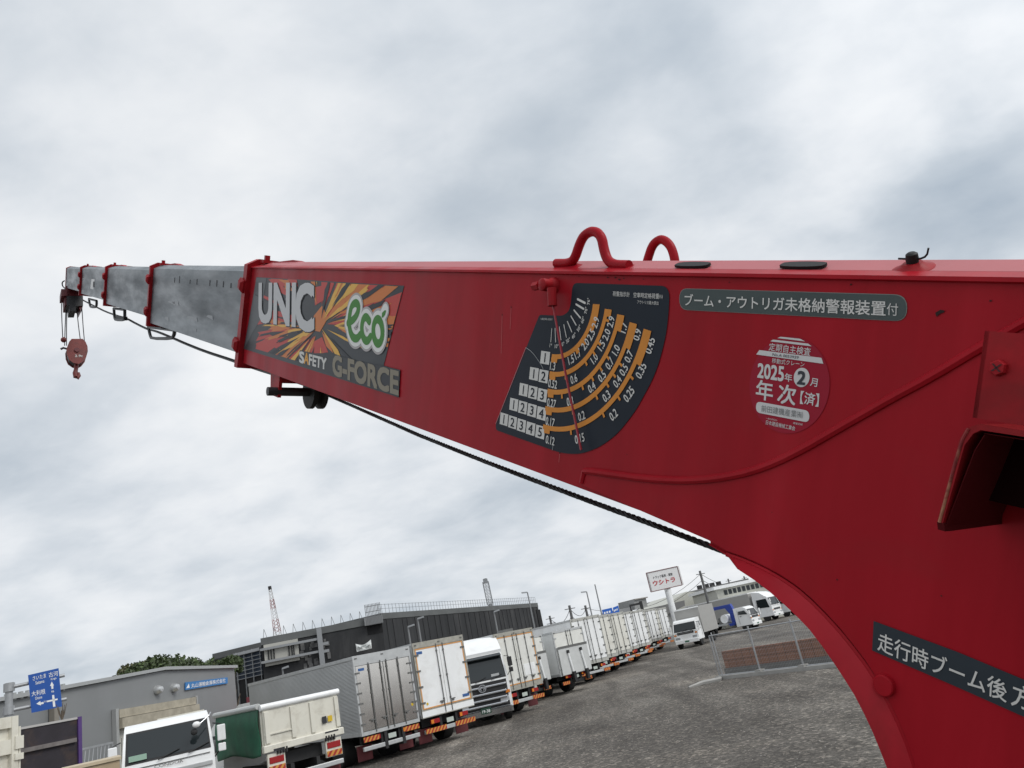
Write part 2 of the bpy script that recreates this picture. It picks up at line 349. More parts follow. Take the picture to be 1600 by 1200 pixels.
# telescopic sections
def six(in_, top, bot, dep): return [(-in_, bot), (-in_, top), (-in_ - .045, top + .026), (-in_ - dep + .045, top + .026), (-in_ - dep, top), (-in_ - dep, bot), (-in_ - dep / 2, bot - .004)]
SX = [(237, .022), (166.5, .044), (127, .064), (103, .082)]
SA = [fp(px, 440, -i_)[0] for px, i_ in SX]
SBT = [fp(365, 549, -.022)[1], fp(228, 493.5, -.044)[1], fp(163, 469, -.064)[1], fp(127, 456, -.082)[1]]
STP = [.074, .064, .054, .046]
secs = [(SA[k], (-3.1, SA[0] - .05, SA[1] - .05, SA[2] - .05)[k], SX[k][1], STP[k], SBT[k], (.295, .252, .212, .176)[k]) for k in range(4)]
for k, (a0, a1, i_, tp, bt, dp) in enumerate(secs):
    m = MB(); section(m, a0, a1, six(i_, tp, bt, dp)); s_ = bpart(m, 'telescopic_section', STEEL)
    if k == 0:                                        # tally marks painted near the top edge
        for q in range(11):
            m = MB()
            aa = a1 - .25 - q * .13 - random.uniform(0, .03); 
            if q in (5, 8): continue
            m.box(0, .012, 0, random.uniform(.02, .04), 0, .0005)
            for v in m.bm.verts: v.co = Wd(aa + v.co.x, tp - .075 + v.co.y, -i_ + .0008 + v.co.z)
            bpart(m, 'tally_mark', mat('mark_black', (0.03, 0.03, 0.035), rough=.7), s_)
        m = MB(); 
        for q in range(7):                            # grease smears and scuffs
            aa = random.uniform(a0 + .2, a1 - .2); bb = random.uniform(bt + .03, tp - .1); ln = random.uniform(.05, .3); h = random.uniform(.003, .016)
            m.poly([Wd(aa, bb, -i_ + .0012), Wd(aa + ln, bb - .01, -i_ + .0012), Wd(aa + ln * .9, bb + h, -i_ + .0012), Wd(aa + ln * .2, bb + h * .8, -i_ + .0012)])
        bpart(m, 'grease_smear', mat('grease', (0.085, 0.095, 0.105), rough=.3), s_)
    if k == 2:
        m = MB(); m.poly([fW(*p, -i_ + .001) for p in ((143, 436), (148, 436), (146, 452), (141, 451))]); bpart(m, 'white_mark', mat('mark_white', (.7, .7, .7), rough=.6), s_)
        m = MB(); m.poly([fW(*p, -i_ + .0014) for p in ((145.5, 440), (147.5, 440), (147.6, 449), (145.2, 449))]); bpart(m, 'black_mark', mat('mark_black', (.03,) * 3), s_)
    if k == 3:
        m = MB(); section(m, a0 - .012, a0 + .02, six(i_ - .006, tp + .006, bt - .006, dp + .012)); bpart(m, 'tip_plate', REDW, s_)
# collars at the end of each section: rim with ears, pad bolts
def collar(a, i_, tp, bt, dp, w, slant, name='collar'):
    root_mb = MB(); pr = six(i_ - .02, tp + .014, bt - .022, dp + .04)
    mid = (tp + bt) / 2
    def P(aa, o, b): return Wd(aa + slant * (b - mid), b, o)
    root_mb.loft([[P(a, o, b) for o, b in pr], [P(a + w, o, b) for o, b in pr]])
    c = bpart(root_mb, name, REDW)
    for b in (tp - .07, bt + .07):
        mb = MB(); mb.lathe([(.001, 0), (.036, 0), (.036, .010), (.020, .020), (.001, .021)], P(a + w * .3, -i_ + .018, b), BN, 4)
        o = mb.build('pad_bolt', REDW, c)
    mb = MB(); mb.box(-.022, .022, 0, .010, -.02, .02); mb.box(-.009, .009, .010, .03, -.009, .009)
    for v in mb.bm.verts: v.co = Wd(a + w + .06 + v.co.x, tp + .026 + v.co.y, -i_ - .045 + v.co.z)
    mb.build('adjuster_bolt', REDW, c)
    mb = MB()                                         # wedge rib on the roof behind the collar
    mb.prism([Wd(a + w, tp + .01, -i_ - .045), Wd(a + w, tp + .026, -i_ - .05), Wd(a + w + .32, tp + .040, -i_ - .06), Wd(a + w + .45, tp + .026, -i_ - .065)], BN * -.035)
    mb.build('roof_rib', REDW, c)
    return c
collar(-3.185, 0.0, TOP, BOT, .34, .045, .13)
for k in range(3): collar(SA[k], SX[k][1], STP[k], SBT[k], (.295, .252, .212)[k], .034, .05)
# rope guides under the sections
def guide(pts, off, r, plate=None):
    m = MB(); m.tube([fW(*p, off) for p in pts], r, 6, 1); m.tube([fW(pts[0][0], pts[0][1], off), fW(pts[-1][0], pts[-1][1], off)], r, 6)
    return bpart(m, 'rope_guide', DKMET, smooth=True)
guide([(232, 511), (234.5, 524), (237, 529), (268, 529), (272, 524), (273, 516)], -.10, .011)
guide([(178, 482), (179, 497), (181, 500), (193, 500), (195, 497), (195, 484)], -.11, .012)
guide([(139, 467), (140.5, 477), (142, 480), (149.5, 480), (151, 477), (151, 470)], -.12, .012)
m = MB(); m.prism([fW(*p, -.11) for p in ((179.5, 494), (195, 494.5), (195, 500.5), (180.5, 501))], BN * -.02); bpart(m, 'guide_block', BLACK)
# sheave bracket under the base section
sa, sb = fp(470, 611, -.17)
m = MB(); q0 = fp(425, 588, .0); q1 = fp(425, 617, .0)
m.hexa([Wd(q1[0] - .05, q1[1] - .005, -.01), Wd(q1[0] + .035, q1[1] - .005, -.01), Wd(q1[0] + .035, q1[1] - .005, -.022), Wd(q1[0] - .05, q1[1] - .005, -.022),
        Wd(q0[0] - .05, BOT, -.01), Wd(q0[0] + .055, BOT, -.01), Wd(q0[0] + .055, BOT, -.022), Wd(q0[0] - .05, BOT, -.022)])
m.prism([Wd(q0[0] - .05, BOT - .0, -.02), Wd(q0[0] + .05, BOT - .0, -.02), Wd(q0[0] + .05, BOT - .028, -.02), Wd(q0[0] - .05, BOT - .028, -.02)], BN * -.3)
brk = bpart(m, 'sheave_bracket', REDW)
pa, pb = fp(420, 611.5, .02); 
m = MB(); m.cyl(Wd(pa, pb, .025), Wd(pa, pb, -.32), .016, n=12); m.build('sheave_pin', DKMET, brk, smooth=True)
m = MB(); m.lathe([(.001, -.028), (.062, -.028), (.062, -.012), (.046, -.004), (.046, .004), (.062, .012), (.062, .028), (.001, .028)], Wd(pa, pb, -.155), BN, 24); m.build('sheave', BLACK, brk, smooth=True)
m = MB(); m.lathe([(.001, 0), (.03, 0), (.03, .03), (.001, .03)], Wd(pa, pb, -.30), BN, 6); m.build('pin_nut', REDW, brk)
m = MB(); m.box(-.012, .012, -.07, .05, -.012, 0)
for v in m.bm.verts: v.co = Wd(pa + v.co.x, pb + .04 + v.co.y, -.28 + v.co.z)
m.build('bracket_plate', REDW, brk)
# lifting loops on the roof
def loop(px_pts, off, base_b, r=.0092):
    m = MB(); pts = [fW(*p, off) for p in px_pts]; m.tube(pts, r, 12, 2); return bpart(m, 'lifting_loop', RED, smooth=True)
loop([(869, 411.5), (889, 411.5), (898, 405), (906, 380), (914, 366), (928, 360), (940, 369), (944, 392), (950, 408), (961, 414), (983, 414.5)], -.03, 0)
for x0, x1 in ((864, 906), (946, 988)):
    m = MB()
    a0 = fp(x0, 416, -.03)[0]; a1 = fp(x1, 416, -.03)[0]
    m.hexa([Wd(a0, TOP + .008, -.012), Wd(a1, TOP + .008, -.012), Wd(a1, TOP + .022, -.045), Wd(a0, TOP + .022, -.045), Wd(a0 + .02, TOP + .0185, -.026), Wd(a1 - .02, TOP + .0185, -.026), Wd(a1 - .02, TOP + .026, -.038), Wd(a0 + .02, TOP + .026, -.038)])
    bpart(m, 'loop_weld', RED)
loop([(995, 418), (1009, 416), (1013, 402), (1019, 384), (1028, 375), (1037, 374), (1048, 384), (1054, 402), (1055, 416), (1070, 418)], -.31, 0, .0098)
# rubber pads and the spring clip on the roof
for x0, x1 in ((1055, 1106), (1219, 1288)):
    a0 = fp(x0, 413, -.03)[0]; a1 = fp(x1, 413, -.03)[0]; m = MB(); pts = []
    for k in range(20):
        t = 2 * math.pi * k / 20; cx = (a0 + a1) / 2; hx = (a1 - a0) / 2
        ex = max(-1, min(1, 1.35 * math.cos(t))); pts.append((cx + hx * (0.8 * ex + 0.2 * math.cos(t)), .010 * math.sin(t)))
    sl = V3((0, .031, -.06)).normalized()
    m.prism([Wd(a, TOP + .0205 + s * sl.y, -.034 + s * sl.z) + BN * 0.0 for a, s in pts], (BN * .46 + EY * .89) * .004)
    bpart(m, 'rubber_pad', BLACK)
ca = fp(1428, 418, -.035)[0]; upn = (BN * .46 + EY * .89); cb = Wd(ca, TOP + .0185, -.034)
m = MB(); m.lathe([(.029, -.006), (.024, .001), (.014, .005), (.011, .008), (.001, .008)], cb, upn, 18); mount = bpart(m, 'antenna_mount', REDW, smooth=30)
m = MB(); m.lathe([(.0068, .006), (.0075, .012), (.0068, .019), (.004, .021), (.001, .021)], cb, upn, 14); m.build('mount_cap', BLACK, mount, smooth=30)
m = MB(); m.tube([cb + upn * .013 + EX * -.017, cb + upn * .012 + EX * .008, cb + upn * .016 + EX * .018, cb + upn * .026 + EX * .021], .0013, 6, 1); m.build('cotter_wire', BLACK, mount, smooth=True)

# ------------------------------------------------------------------ lettering helpers on the boom face
def Wt(q, o): return Wd(q[0], q[1], o)
def tpx(mb, body, bl, br, tl, o, bold=0.0, res=3): text_on(mb, body, fW(*bl, 0), fW(*br, 0), fW(*tl, 0), bold, res); shift(mb, o)
def shift(mb, o): pass
class FL:                                             # flat artwork on the side face at a lift o
    def __init__(s, o): s.o = o; s.mb = MB()
    def text(s, body, bl, br, tl, bold=0.0, res=3):
        f = lambda p: Wd(*fp(*p), s.o)
        text_on(s.mb, body, f(bl), f(br), f(tl), bold, res); return s
    def text_c(s, body, c, ang, h, bold=0.0, sx=1.0, res=3):   # centred, in face units
        me, x0, x1, y0, y1 = text_me(body, bold, res); k = h / (y1 - y0); w = (x1 - x0) * k * sx
        bpy.data.meshes.remove(me)
        ux = (math.cos(ang), math.sin(ang)); uy = (-math.sin(ang), math.cos(ang))
        P = lambda i, j: Wd(c[0] + ux[0] * i * w / 2 + uy[0] * j * h / 2, c[1] + ux[1] * i * w / 2 + uy[1] * j * h / 2, s.o)
        text_on(s.mb, body, P(-1, -1), P(1, -1), P(-1, 1), bold, res); return s
    def pix(s, pts): return s.pl([fp(*p) for p in pts])
    def pl(s, pts): s.o += 3e-6; s.mb.poly([Wd(a, b, s.o) for a, b in pts]); return s
    def disc(s, c, r, n=40, ry=None): return s.pl([(c[0] + r * math.cos(2 * math.pi * k / n), c[1] + (ry or r) * math.sin(2 * math.pi * k / n)) for k in range(n)])
    def arc(s, c, r0, r1, t0, t1, n=24):
        for k in range(n):
            a, b = t0 + (t1 - t0) * k / n, t0 + (t1 - t0) * (k + 1) / n
            s.pl([(c[0] + r * math.cos(t), c[1] + r * math.sin(t)) for r, t in ((r0, a), (r1, a), (r1, b), (r0, b))])
        return s
    def stroke(s, q, w, closed=False, sm=2, joints=True):
        pts = [V3((*p, 0)) for p in q]
        for _ in range(sm):
            o = [] if closed else [pts[0]]
            rng = range(len(pts)) if closed else range(len(pts) - 1)
            for i in rng:
                a, b = pts[i], pts[(i + 1) % len(pts)]; o += [a.lerp(b, .25), a.lerp(b, .75)]
            pts = o + ([] if closed else [pts[-1]])
        n = len(pts); L_, R2 = [], []
        for i in range(n):
            a = pts[(i - 1) % n] if closed else pts[max(i - 1, 0)]; b = pts[(i + 1) % n] if closed else pts[min(i + 1, n - 1)]
            t = (b - a).normalized(); nn = V3((-t.y, t.x, 0)); L_.append(pts[i] + nn * w / 2); R2.append(pts[i] - nn * w / 2)
        for i in range(n if closed else n - 1):
            j = (i + 1) % n; s.pl([(p.x, p.y) for p in (L_[i], R2[i], R2[j], L_[j])])
        if not closed:
            for e in (0, -1): s.disc((pts[e].x, pts[e].y), w / 2, 14)
        return s
    def done(s, name, m, parent=None): return bpart(s.mb, name, m, parent, fix=False)
def rounded(pts, r, n=6):
    out = []; N_ = len(pts)
    for i in range(N_):
        p = V3((*pts[i], 0)); a = V3((*pts[i - 1], 0)); b = V3((*pts[(i + 1) % N_], 0))
        ri = r[i] if isinstance(r, (list, tuple)) else r
        ri = min(ri, (a - p).length * .49, (b - p).length * .49)
        s0 = p + (a - p).normalized() * ri; s1 = p + (b - p).normalized() * ri
        for k in range(n + 1):
            t = k / n; q = s0 * (1 - t) ** 2 + p * 2 * t * (1 - t) + s1 * t * t; out.append((q.x, q.y))
    return out
VN = dict(rough=.35)
DK = mat('vinyl_charcoal', (0.014, 0.020, 0.030), spec=.12, rough=.38, var=.12, vscale=6)
WH = mat('vinyl_white', (0.62, 0.62, 0.60), spec=.12, rough=.5, var=.06, vscale=20)
OR = mat('vinyl_orange', (0.62, 0.245, 0.045), spec=.12, rough=.45, var=.06, vscale=12)
GY = mat('vinyl_grey', (0.075, 0.095, 0.095), spec=.12, rough=.4, var=.1, vscale=8)
# ---- load chart
HW, ZH = lambda x, y: (760 + x / 5, 340 + y / 5), lambda x, y: (760 + x / 5, 520 + y / 5)
ol = [fp(895.5, 442), fp(1047, 447), fp(1046, 485), fp(1042, 520), fp(1036, 546), fp(1030, 568), fp(1020, 594), fp(1008, 616), fp(995, 640), fp(980, 660), fp(966, 677), fp(950, 690), fp(936, 699), fp(920, 705.5), fp(907, 709), fp(894, 709.3), fp(880, 708), fp(866, 704), fp(776, 672), fp(775, 664), fp(843.5, 492), fp(880, 493.5), fp(889, 487), fp(892.5, 476)]
ol = rounded(ol, [.014, .02] + [.05] * 15 + [.02, .012, .02, .006, .012, .012, .02])
chart = FL(.0012).pl(ol).done('load_chart_sticker', DK)
cc = (-1.142, .033); RR = [.1035, .1365, .170, .2035, .239]
f = FL(.0020); d2 = math.radians
ends = [(0, .022), (-3, .0), (-5, .014), (-7.5, .020), (-8.5, .030)]
for r, (e, tb) in zip(RR, ends):
    f.arc(cc, r - .0045, r + .0045, d2(-92), d2(e), 28)
    q = r + .0045; f.pl([(cc[0] - .003, cc[1] - q - .007), (cc[0] + .014, cc[1] - q - .006), (cc[0] + .014, cc[1] - q + .004), (cc[0] - .005, cc[1] - q + .002)])
    span = {.1035: 26, .1365: 5, .170: 9, .2035: 12, .239: 14}[r]
    f.arc(cc, r - .004, r + .0135, d2(e - span), d2(e), 8)
VAL = [[('1.3', 865, 572), ('1.5', 893.6, 562), ('1.7', 904, 553), ('2.0', 916, 538), ('2.5', 925, 523), ('2.9', 932, 504)],
       [('0.52', 865, 600), ('0.6', 898, 592), ('1.0', 930, 560), ('1.5', 941, 540), ('2.0', 949, 523), ('2.9', 956, 503)],
       [('0.27', 863, 630), ('0.3', 892, 627), ('0.4', 926, 605), ('0.5', 942, 588), ('0.7', 954, 568), ('1.0', 964, 547), ('1.7', 976, 512)],
       [('0.17', 861, 659), ('0.2', 910, 650), ('0.3', 949, 619), ('0.4', 966, 596), ('0.5', 976, 578), ('0.7', 984, 557), ('0.9', 997, 523)],
       [('0.12', 861, 688), ('0.15', 907, 685), ('0.2', 960, 648), ('0.25', 984, 616), ('0.35', 1003, 579), ('0.45', 1017, 540)]]
tx = FL(.0022)
for r, row in zip(RR, VAL):
    for s_, px, py in row:
        q = fp(px, py); ang = math.atan2(q[1] - cc[1], q[0] - cc[0]) + math.pi / 2
        first = s_ == row[0][0]
        tx.text_c(s_, q, 0 if first else ang, .0152, bold=.025, sx=.76)
        if not first:
            for kk in (0,):
                t = ang - math.pi / 2 - (.02 / r if s_ not in ('2.9', '1.7', '0.9', '0.45') else .0)
                f.arc(cc, r + .003, r + .0125, t - .0022 / r, t + .0022 / r, 1)
f.done('scale_arc', OR, chart)
for dg_, px, py in (('1°', 862, 540), ('10°', 871, 541), ('20°', 880, 538), ('30°', 889, 532), ('40°', 898, 525), ('50°', 906, 513), ('60°', 912, 500), ('70°', 917, 485), ('76°', 921, 471)):
    q = fp(px, py); ang = math.atan2(q[1] - cc[1], q[0] - cc[0]) + math.pi / 2; tx.text_c(dg_, q, ang, .0075, bold=.02, sx=.95, res=2)
for x0, y0, x1, y1, w in ((518, 868, 510, 972, .0016), (543, 865, 548, 972, .0018), (577, 856, 590, 955, .002), (612, 838, 632, 935, .002), (640, 812, 674, 893, .0022), (668, 770, 708, 840, .0024), (692, 724, 742, 784, .003), (708, 678, 767, 714, .0036), (720, 638, 778, 668, .004)):
    tx.stroke([fp(*HW(x0, y0)), fp(*HW(x1, y1))], w, sm=0)
ZT = lambda x, y: (880 + x / 9.23, 430 + y / 9.23)
tx.text('荷重指示計', ZT(728, 303), ZT(972, 316), ZT(730, 232), .006, 2).text('空車時定格荷重', ZT(1027, 322), ZT(1396, 345), ZT(1030, 248), .006, 2).text('(t)', ZT(1402, 342), ZT(1449, 345), ZT(1402, 280), 0, 2).text('アウトリガ最大張出', ZT(1082, 413), ZT(1388, 433), ZT(1084, 362), .0, 2)
tx.text('UR290-5301', HW(432, 800), HW(520, 804), HW(434, 785), 0, 2)
tx.done('lettering', WH, chart)
bx = FL(.0020); nb = FL(.0026)
for r, (px, py) in enumerate(((853, 559), (850.5, 588), (848.6, 617.5), (847.3, 646), (845.2, 675))):
    c0 = fp(px, py)
    for k in range(r + 1):
        cx = c0[0] - (r - k) * .0312; cy = c0[1] + .001 * (r - k)
        bx.pl([(cx - .0142, cy - .0122), (cx + .0142, cy - .0122), (cx + .0142, cy + .0122), (cx - .0142, cy + .0122)])
        nb.text_c(str(k + 1), (cx, cy), 0, .0175, bold=.015, sx=1.15 if k else .8)
bx.done('section_number_box', WH, chart); nb.done('section_number', DK, chart)
sc = FL(.0023).stroke([fp(823, 543), fp(833, 550), fp(846, 568), fp(850, 576)], .0012, sm=1).stroke([fp(866, 693), fp(864.5, 703)], .0012, sm=0).stroke([fp(823, 543), fp(776, 662)], .0008, sm=0); sc.done('scratch', mat('scratch', (.3, .32, .33), rough=.6), chart)
# needle and its pivot
m = MB(); pv = fp(866, 455); q0 = Wd(*fp(864.5, 480), .02)
m.lathe([(.017, 0), (.015, .008), (.012, .012), (.012, .030), (.009, .032), (.001, .033)], Wd(*fp(866, 447), 0), BN, 16); 
piv = bpart(m, 'needle_pivot', REDW, smooth=30)
m = MB(); m.cyl(Wd(*fp(860, 448), .026), Wd(*fp(851, 450), .026), .0085, n=6); m.build('pivot_bolt', REDW, piv)
m = MB(); pq = [fp(859, 447, .024), fp(865, 447, .024), fp(866.5, 477, .024), (0, 0)]
m.cyl(Wd(*fp(862, 450, .024), .024), Wd(*fp(863.2, 478, .024), .024), .0088, .0088, n=10); m.build('needle_hub', REDW, piv, smooth=30)
m = MB(); m.tube([Wd(*fp(864, 476, .022), .022), Wd(*fp(884, 585, .016), .016), Wd(*fp(908, 703, .014), .014)], .0022, 8); m.build('needle', mat('needle_red', (.3, .012, .025), rough=.4), piv, smooth=True)
# ---- alarm sticker
ol = rounded([fp(1062, 450.5), fp(1418, 460.5), fp(1418, 502.5), fp(1062, 484)], .0215)
st = FL(.0008).pl(ol).done('alarm_sticker_border', mat('vinyl_pale_edge', (.22, .24, .23), spec=.12, rough=.5)); st.name = 'alarm_sticker'
ctr = (sum(a for a, b in ol) / len(ol), sum(b for a, b in ol) / len(ol))
FL(.0014).pl([(ctr[0] + (a - ctr[0]) * .994, ctr[1] + (b - ctr[1]) * .95) for a, b in ol]).done('sticker_panel', GY, st)
FL(.0022).text('ブーム・アウトリガ未格納警報装置', (1071, 478), (1385, 494), (1071.5, 459.5), .018).text('付', (1387, 492.5), (1404.5, 494), (1387.5, 473.5), 0).done('lettering', WH, st)
m = FL(.0012).pix([(1462, 489), (1470, 484), (1477, 485.5), (1476, 488), (1470, 490), (1464, 495)]); m.done('paint_chip', mat('chip_dark', (.02, .008, .008), rough=.9))
# ---- inspection sticker
ZI = lambda x, y: (1160 + x / 6.669, 510 + y / 6.669)
cI = fp(*ZI(475, 610)); rxI = (fp(*ZI(888, 650))[0] - fp(*ZI(62, 560))[0]) / 2; ryI = abs(fp(*ZI(520, 105))[1] - fp(*ZI(430, 1113))[1]) / 2
ins = FL(.0008).disc(cI, rxI, 56, ryI).done('inspection_sticker', mat('vinyl_crimson', (.30, .012, .03), spec=.12, rough=.33, var=.05))
w = FL(.0014); P = lambda *q: [ZI(*p) for p in q]
w.pix(P((405, 108), (610, 130), (660, 157), (372, 122))).pix(P((325, 138), (690, 180), (728, 208), (298, 156))).pix(P((183, 247), (830, 328), (850, 390), (150, 293)))
w.text('定期自主検査', ZI(280, 252), ZI(712, 308), ZI(290, 172), .008, 2).text('移動式クレーン', ZI(313, 382), ZI(650, 425), ZI(318, 330), .004, 2)
w.text('2025', ZI(163, 530), ZI(432, 572), ZI(172, 385), .045).text('年', ZI(445, 568), ZI(522, 582), ZI(450, 486), .022).text('月', ZI(710, 618), ZI(782, 632), ZI(722, 535), .02)
w.text('年', ZI(146, 752), ZI(318, 782), ZI(158, 556), .028).text('次', ZI(368, 795), ZI(552, 824), ZI(390, 600), .028).text('【', ZI(606, 806), ZI(640, 810), ZI(616, 672), .012).text('済', ZI(648, 806), ZI(755, 828), ZI(662, 682), .024).text('】', ZI(764, 834), ZI(798, 838), ZI(774, 698), .012)
c2 = fp(*ZI(623, 532)); w.disc(c2, abs(fp(*ZI(705, 540))[0] - fp(*ZI(541, 524))[0]) / 2, 30, abs(fp(*ZI(630, 432))[1] - fp(*ZI(616, 634))[1]) / 2)
w.pl(rounded([fp(*ZI(150, 780)), fp(*ZI(705, 880)), fp(*ZI(702, 1003)), fp(*ZI(147, 895))], .018))
w.text('日本建設機械工業会', ZI(250, 1020), ZI(553, 1088), ZI(256, 975), .004, 2).text('一般社団法人', ZI(252, 965), ZI(372, 988), ZI(254, 948), 0, 2).text('検査記録', ZI(535, 1016), ZI(632, 1034), ZI(538, 995), 0, 2)
w.done('lettering', mat('vinyl_pale', (.60, .60, .60), spec=.12, rough=.5), ins)
k_ = FL(.0020).text('2', ZI(578, 598), ZI(655, 608), ZI(592, 466), .05).text('No.A 0053939', ZI(320, 306), ZI(592, 340), ZI(325, 278), .0, 2); k_.done('dark_lettering', mat('ink_navy', (.015, .02, .03), rough=.5), ins)
FL(.0020).text('前田建機産業㈲', ZI(205, 888), ZI(638, 962), ZI(208, 818), .0, 2).done('stamp', mat('ink_grey', (.17, .18, .18), rough=.6), ins)
rc_ = random.Random(21)
for px, py, r_ in ((962, 434, .0022), (968, 437, .0028), (975, 435, .002), (950, 433.5, .0018), (1006, 436, .0014), (905, 432, .0012), (820, 428, .0012), (1140, 441, .0014), (1330, 444.5, .0015), (1023, 753.5, .002), (1548, 470, .002), (1475, 930, .0012), (1210, 800, .0010), (980, 540 + 170, .001), (1312, 905, .0014), (700, 500, .0009), (660, 470, .001)):
    c_ = fp(px, py); FL(.0009 if py < 740 else .0056).pl([(c_[0] + r_ * rc_.uniform(.5, 1.3) * math.cos(k * .9), c_[1] + r_ * rc_.uniform(.4, .9) * math.sin(k * .9)) for k in range(7)]).done('paint_chip', mat('chip_dark', (.02, .008, .008), rough=.9))
# ---- travel warning strip (lower right)
tr = FL(.0062).pix([(1369.4, 969), (1500, 1017), (1640, 1075), (1640, 1134), (1500, 1072), (1367, 1015)]).done('travel_warning_sticker', mat('vinyl_blue_grey', (.034, .043, .053), spec=.12, rough=.4, var=.1, vscale=8))
FL(.0070).text('走行時ブーム後', (1376, 1014), (1577, 1096), (1377.5, 985)  , .014).text('方', (1584, 1099), (1618, 1112), (1588, 1064), .014).done('lettering', WH, tr)
# ---- maker's decal: flames artwork and names
ZU = lambda x, y: (390 + x / 6.316, 430 + y / 6.316)
dec = FL(.0010).pix([(401.5, 433), (632, 446.5), (600, 571), (626, 579), (624, 621), (381, 545)]).done('maker_decal', mat('vinyl_slate', (.045, .050, .056), spec=.12, rough=.34, var=.2, vscale=3))
rs = random.Random(11); poly0 = [fp(*p) for p in ((404, 435), (631, 448), (599, 572), (522, 581), (386, 541))]
def clip(poly, cl_):
    out = poly
    for i in range(len(cl_)):
        a, b = cl_[i], cl_[(i + 1) % len(cl_)]; inp = out; out = []
        side = lambda p: (b[0] - a[0]) * (p[1] - a[1]) - (b[1] - a[1]) * (p[0] - a[0])
        for j in range(len(inp)):
            p, q = inp[j], inp[(j + 1) % len(inp)]; sp, sq = side(p), side(q)
            if sp <= 0: out.append(p)
            if (sp < 0 < sq) or (sq < 0 < sp): t = sp / (sp - sq); out.append((p[0] + t * (q[0] - p[0]), p[1] + t * (q[1] - p[1])))
        if not out: return []
    return out
c0 = fp(*ZU(700, 500))
FLM = {'flame_red': ((.50, .06, .05), 54, .0014, (.06, .16)), 'flame_orange': ((.60, .19, .05), 34, .0017, (.04, .12)), 'flame_yellow': ((.74, .43, .08), 30, .0020, (.02, .07)), 'flame_dark': ((.03, .033, .04), 34, .0023, (.02, .06))}
for nm, (col, cnt, lift, wd) in FLM.items():
    fl = FL(lift)
    for k in range(cnt):
        # streaks favour the rising diagonal, as in a burst of sparks
        base_ang = rs.choice((d2(32), d2(212))) + rs.gauss(0, .33) if rs.random() < .8 else rs.uniform(0, 2 * math.pi)
        r0 = rs.uniform(.04, .45) * (.9 if nm != 'flame_yellow' else .5); ln = rs.uniform(.12, .5); r1 = r0 + ln
        hw = rs.uniform(*wd) * .28; u = (math.cos(base_ang), math.sin(base_ang)); vv = (-u[1], u[0]); sy = .62
        pt = lambda r, s: (c0[0] + r * u[0] + s * vv[0], c0[1] + (r * u[1] + s * vv[1]) * sy)
        j = lambda: rs.uniform(.5, 1.3)
        pts = [pt(r0, 0), pt(r0 + ln * .45, hw * j()), pt(r0 + ln * .55, hw * .5 * j()), pt(r1, hw * .9 * j()), pt(r1 - ln * .1, 0), pt(r1 * .96, -hw * .4), pt(r0 + ln * .5, -hw * j())]
        if sum(pts[i][0] * pts[(i + 1) % 7][1] - pts[(i + 1) % 7][0] * pts[i][1] for i in range(7)) < 0: pts.reverse()
        pts = clip(pts, poly0)
        if len(pts) > 2: fl.pl(pts)
    if nm == 'flame_red':
        for q in (((640, 120), (840, 80), (790, 210), (650, 300)), ((520, 720), (720, 610), (780, 760), (600, 790), (480, 800)), ((210, 35), (330, 40), (360, 110), (300, 100)), ((380, 38), (470, 45), (480, 110), (400, 105))): fl.pix([ZU(*p) for p in q])
    if nm == 'flame_orange':
        for q in (((150, 630), (420, 520), (470, 545), (330, 600)), ((640, 400), (720, 300), (780, 420), (700, 560), (620, 540)), ((720, 560), (790, 640), (830, 770), (760, 700))): fl.pix([ZU(*p) for p in q])
    fl.done('flame_artwork', mat(nm, col, rough=.36, spec=.12), dec)
FL(.0016).pix([(401, 434), (417, 435), (407, 500), (395, 520), (383, 543)]).done('decal_border', mat('vinyl_mid_grey', (.095, .105, .112), spec=.12, rough=.35, var=.1, vscale=4), dec)
t_ = FL(.0032).text('UNI', ZU(100, 452), ZU(455, 498), ZU(104, 93), .062).text('C', ZU(470, 527), ZU(637, 545), ZU(470, 100), .066)
t_.done('maker_lettering', mat('vinyl_silver', (.55, .56, .57), spec=.12, rough=.45), dec)
FL(.0028).text('UNI', ZU(102, 456), ZU(459, 503), ZU(107, 97), .075).text('C', ZU(472, 532), ZU(641, 549), ZU(473, 104), .08).done('lettering_shadow', mat('vinyl_ink', (.02, .022, .027), spec=.12, rough=.4), dec)
E_ = [(985, 470), (1040, 440), (1080, 375), (1092, 305), (1062, 268), (1020, 300), (1000, 385), (992, 470), (1005, 560), (1035, 622), (1075, 628), (1102, 590)]
C_ = [(1195, 455), (1165, 408), (1133, 430), (1118, 510), (1125, 590), (1150, 645), (1180, 650), (1205, 610)]
O_ = [(1280 + 46 * math.cos(t * math.pi / 8), 555 + 122 * math.sin(t * math.pi / 8) + 8 * math.cos(t * math.pi / 8)) for t in range(16)]
Lf = [(1318, 418), (1322, 372), (1350, 345), (1362, 350), (1352, 392), (1330, 420)]
for lift, nm, colr, wid in ((.0030, 'halo', (.42, .40, .40), .060), (.0035, 'halo', (.72, .73, .71), .047), (.0041, 'emblem_lettering', (.055, .22, .035), .0235)):
    e = FL(lift); q = lambda L_: [fp(*ZU(*p)) for p in L_]
    e.stroke(q(E_), wid).stroke(q(C_), wid).stroke(q(O_), wid, closed=True); e.pix([ZU(*p) for p in Lf])
    if nm == 'halo': e.stroke(q([(1318, 418), (1350, 350)]), wid * .8, sm=0)
    if nm == 'halo' and wid < .05: e.pl(q([(1030, 310), (1070, 300), (1060, 400), (1020, 450)])).pl(q(O_))
    e.done(nm, mat('eco_%d' % int(lift * 1e4), colr, rough=.4, spec=.12), dec)
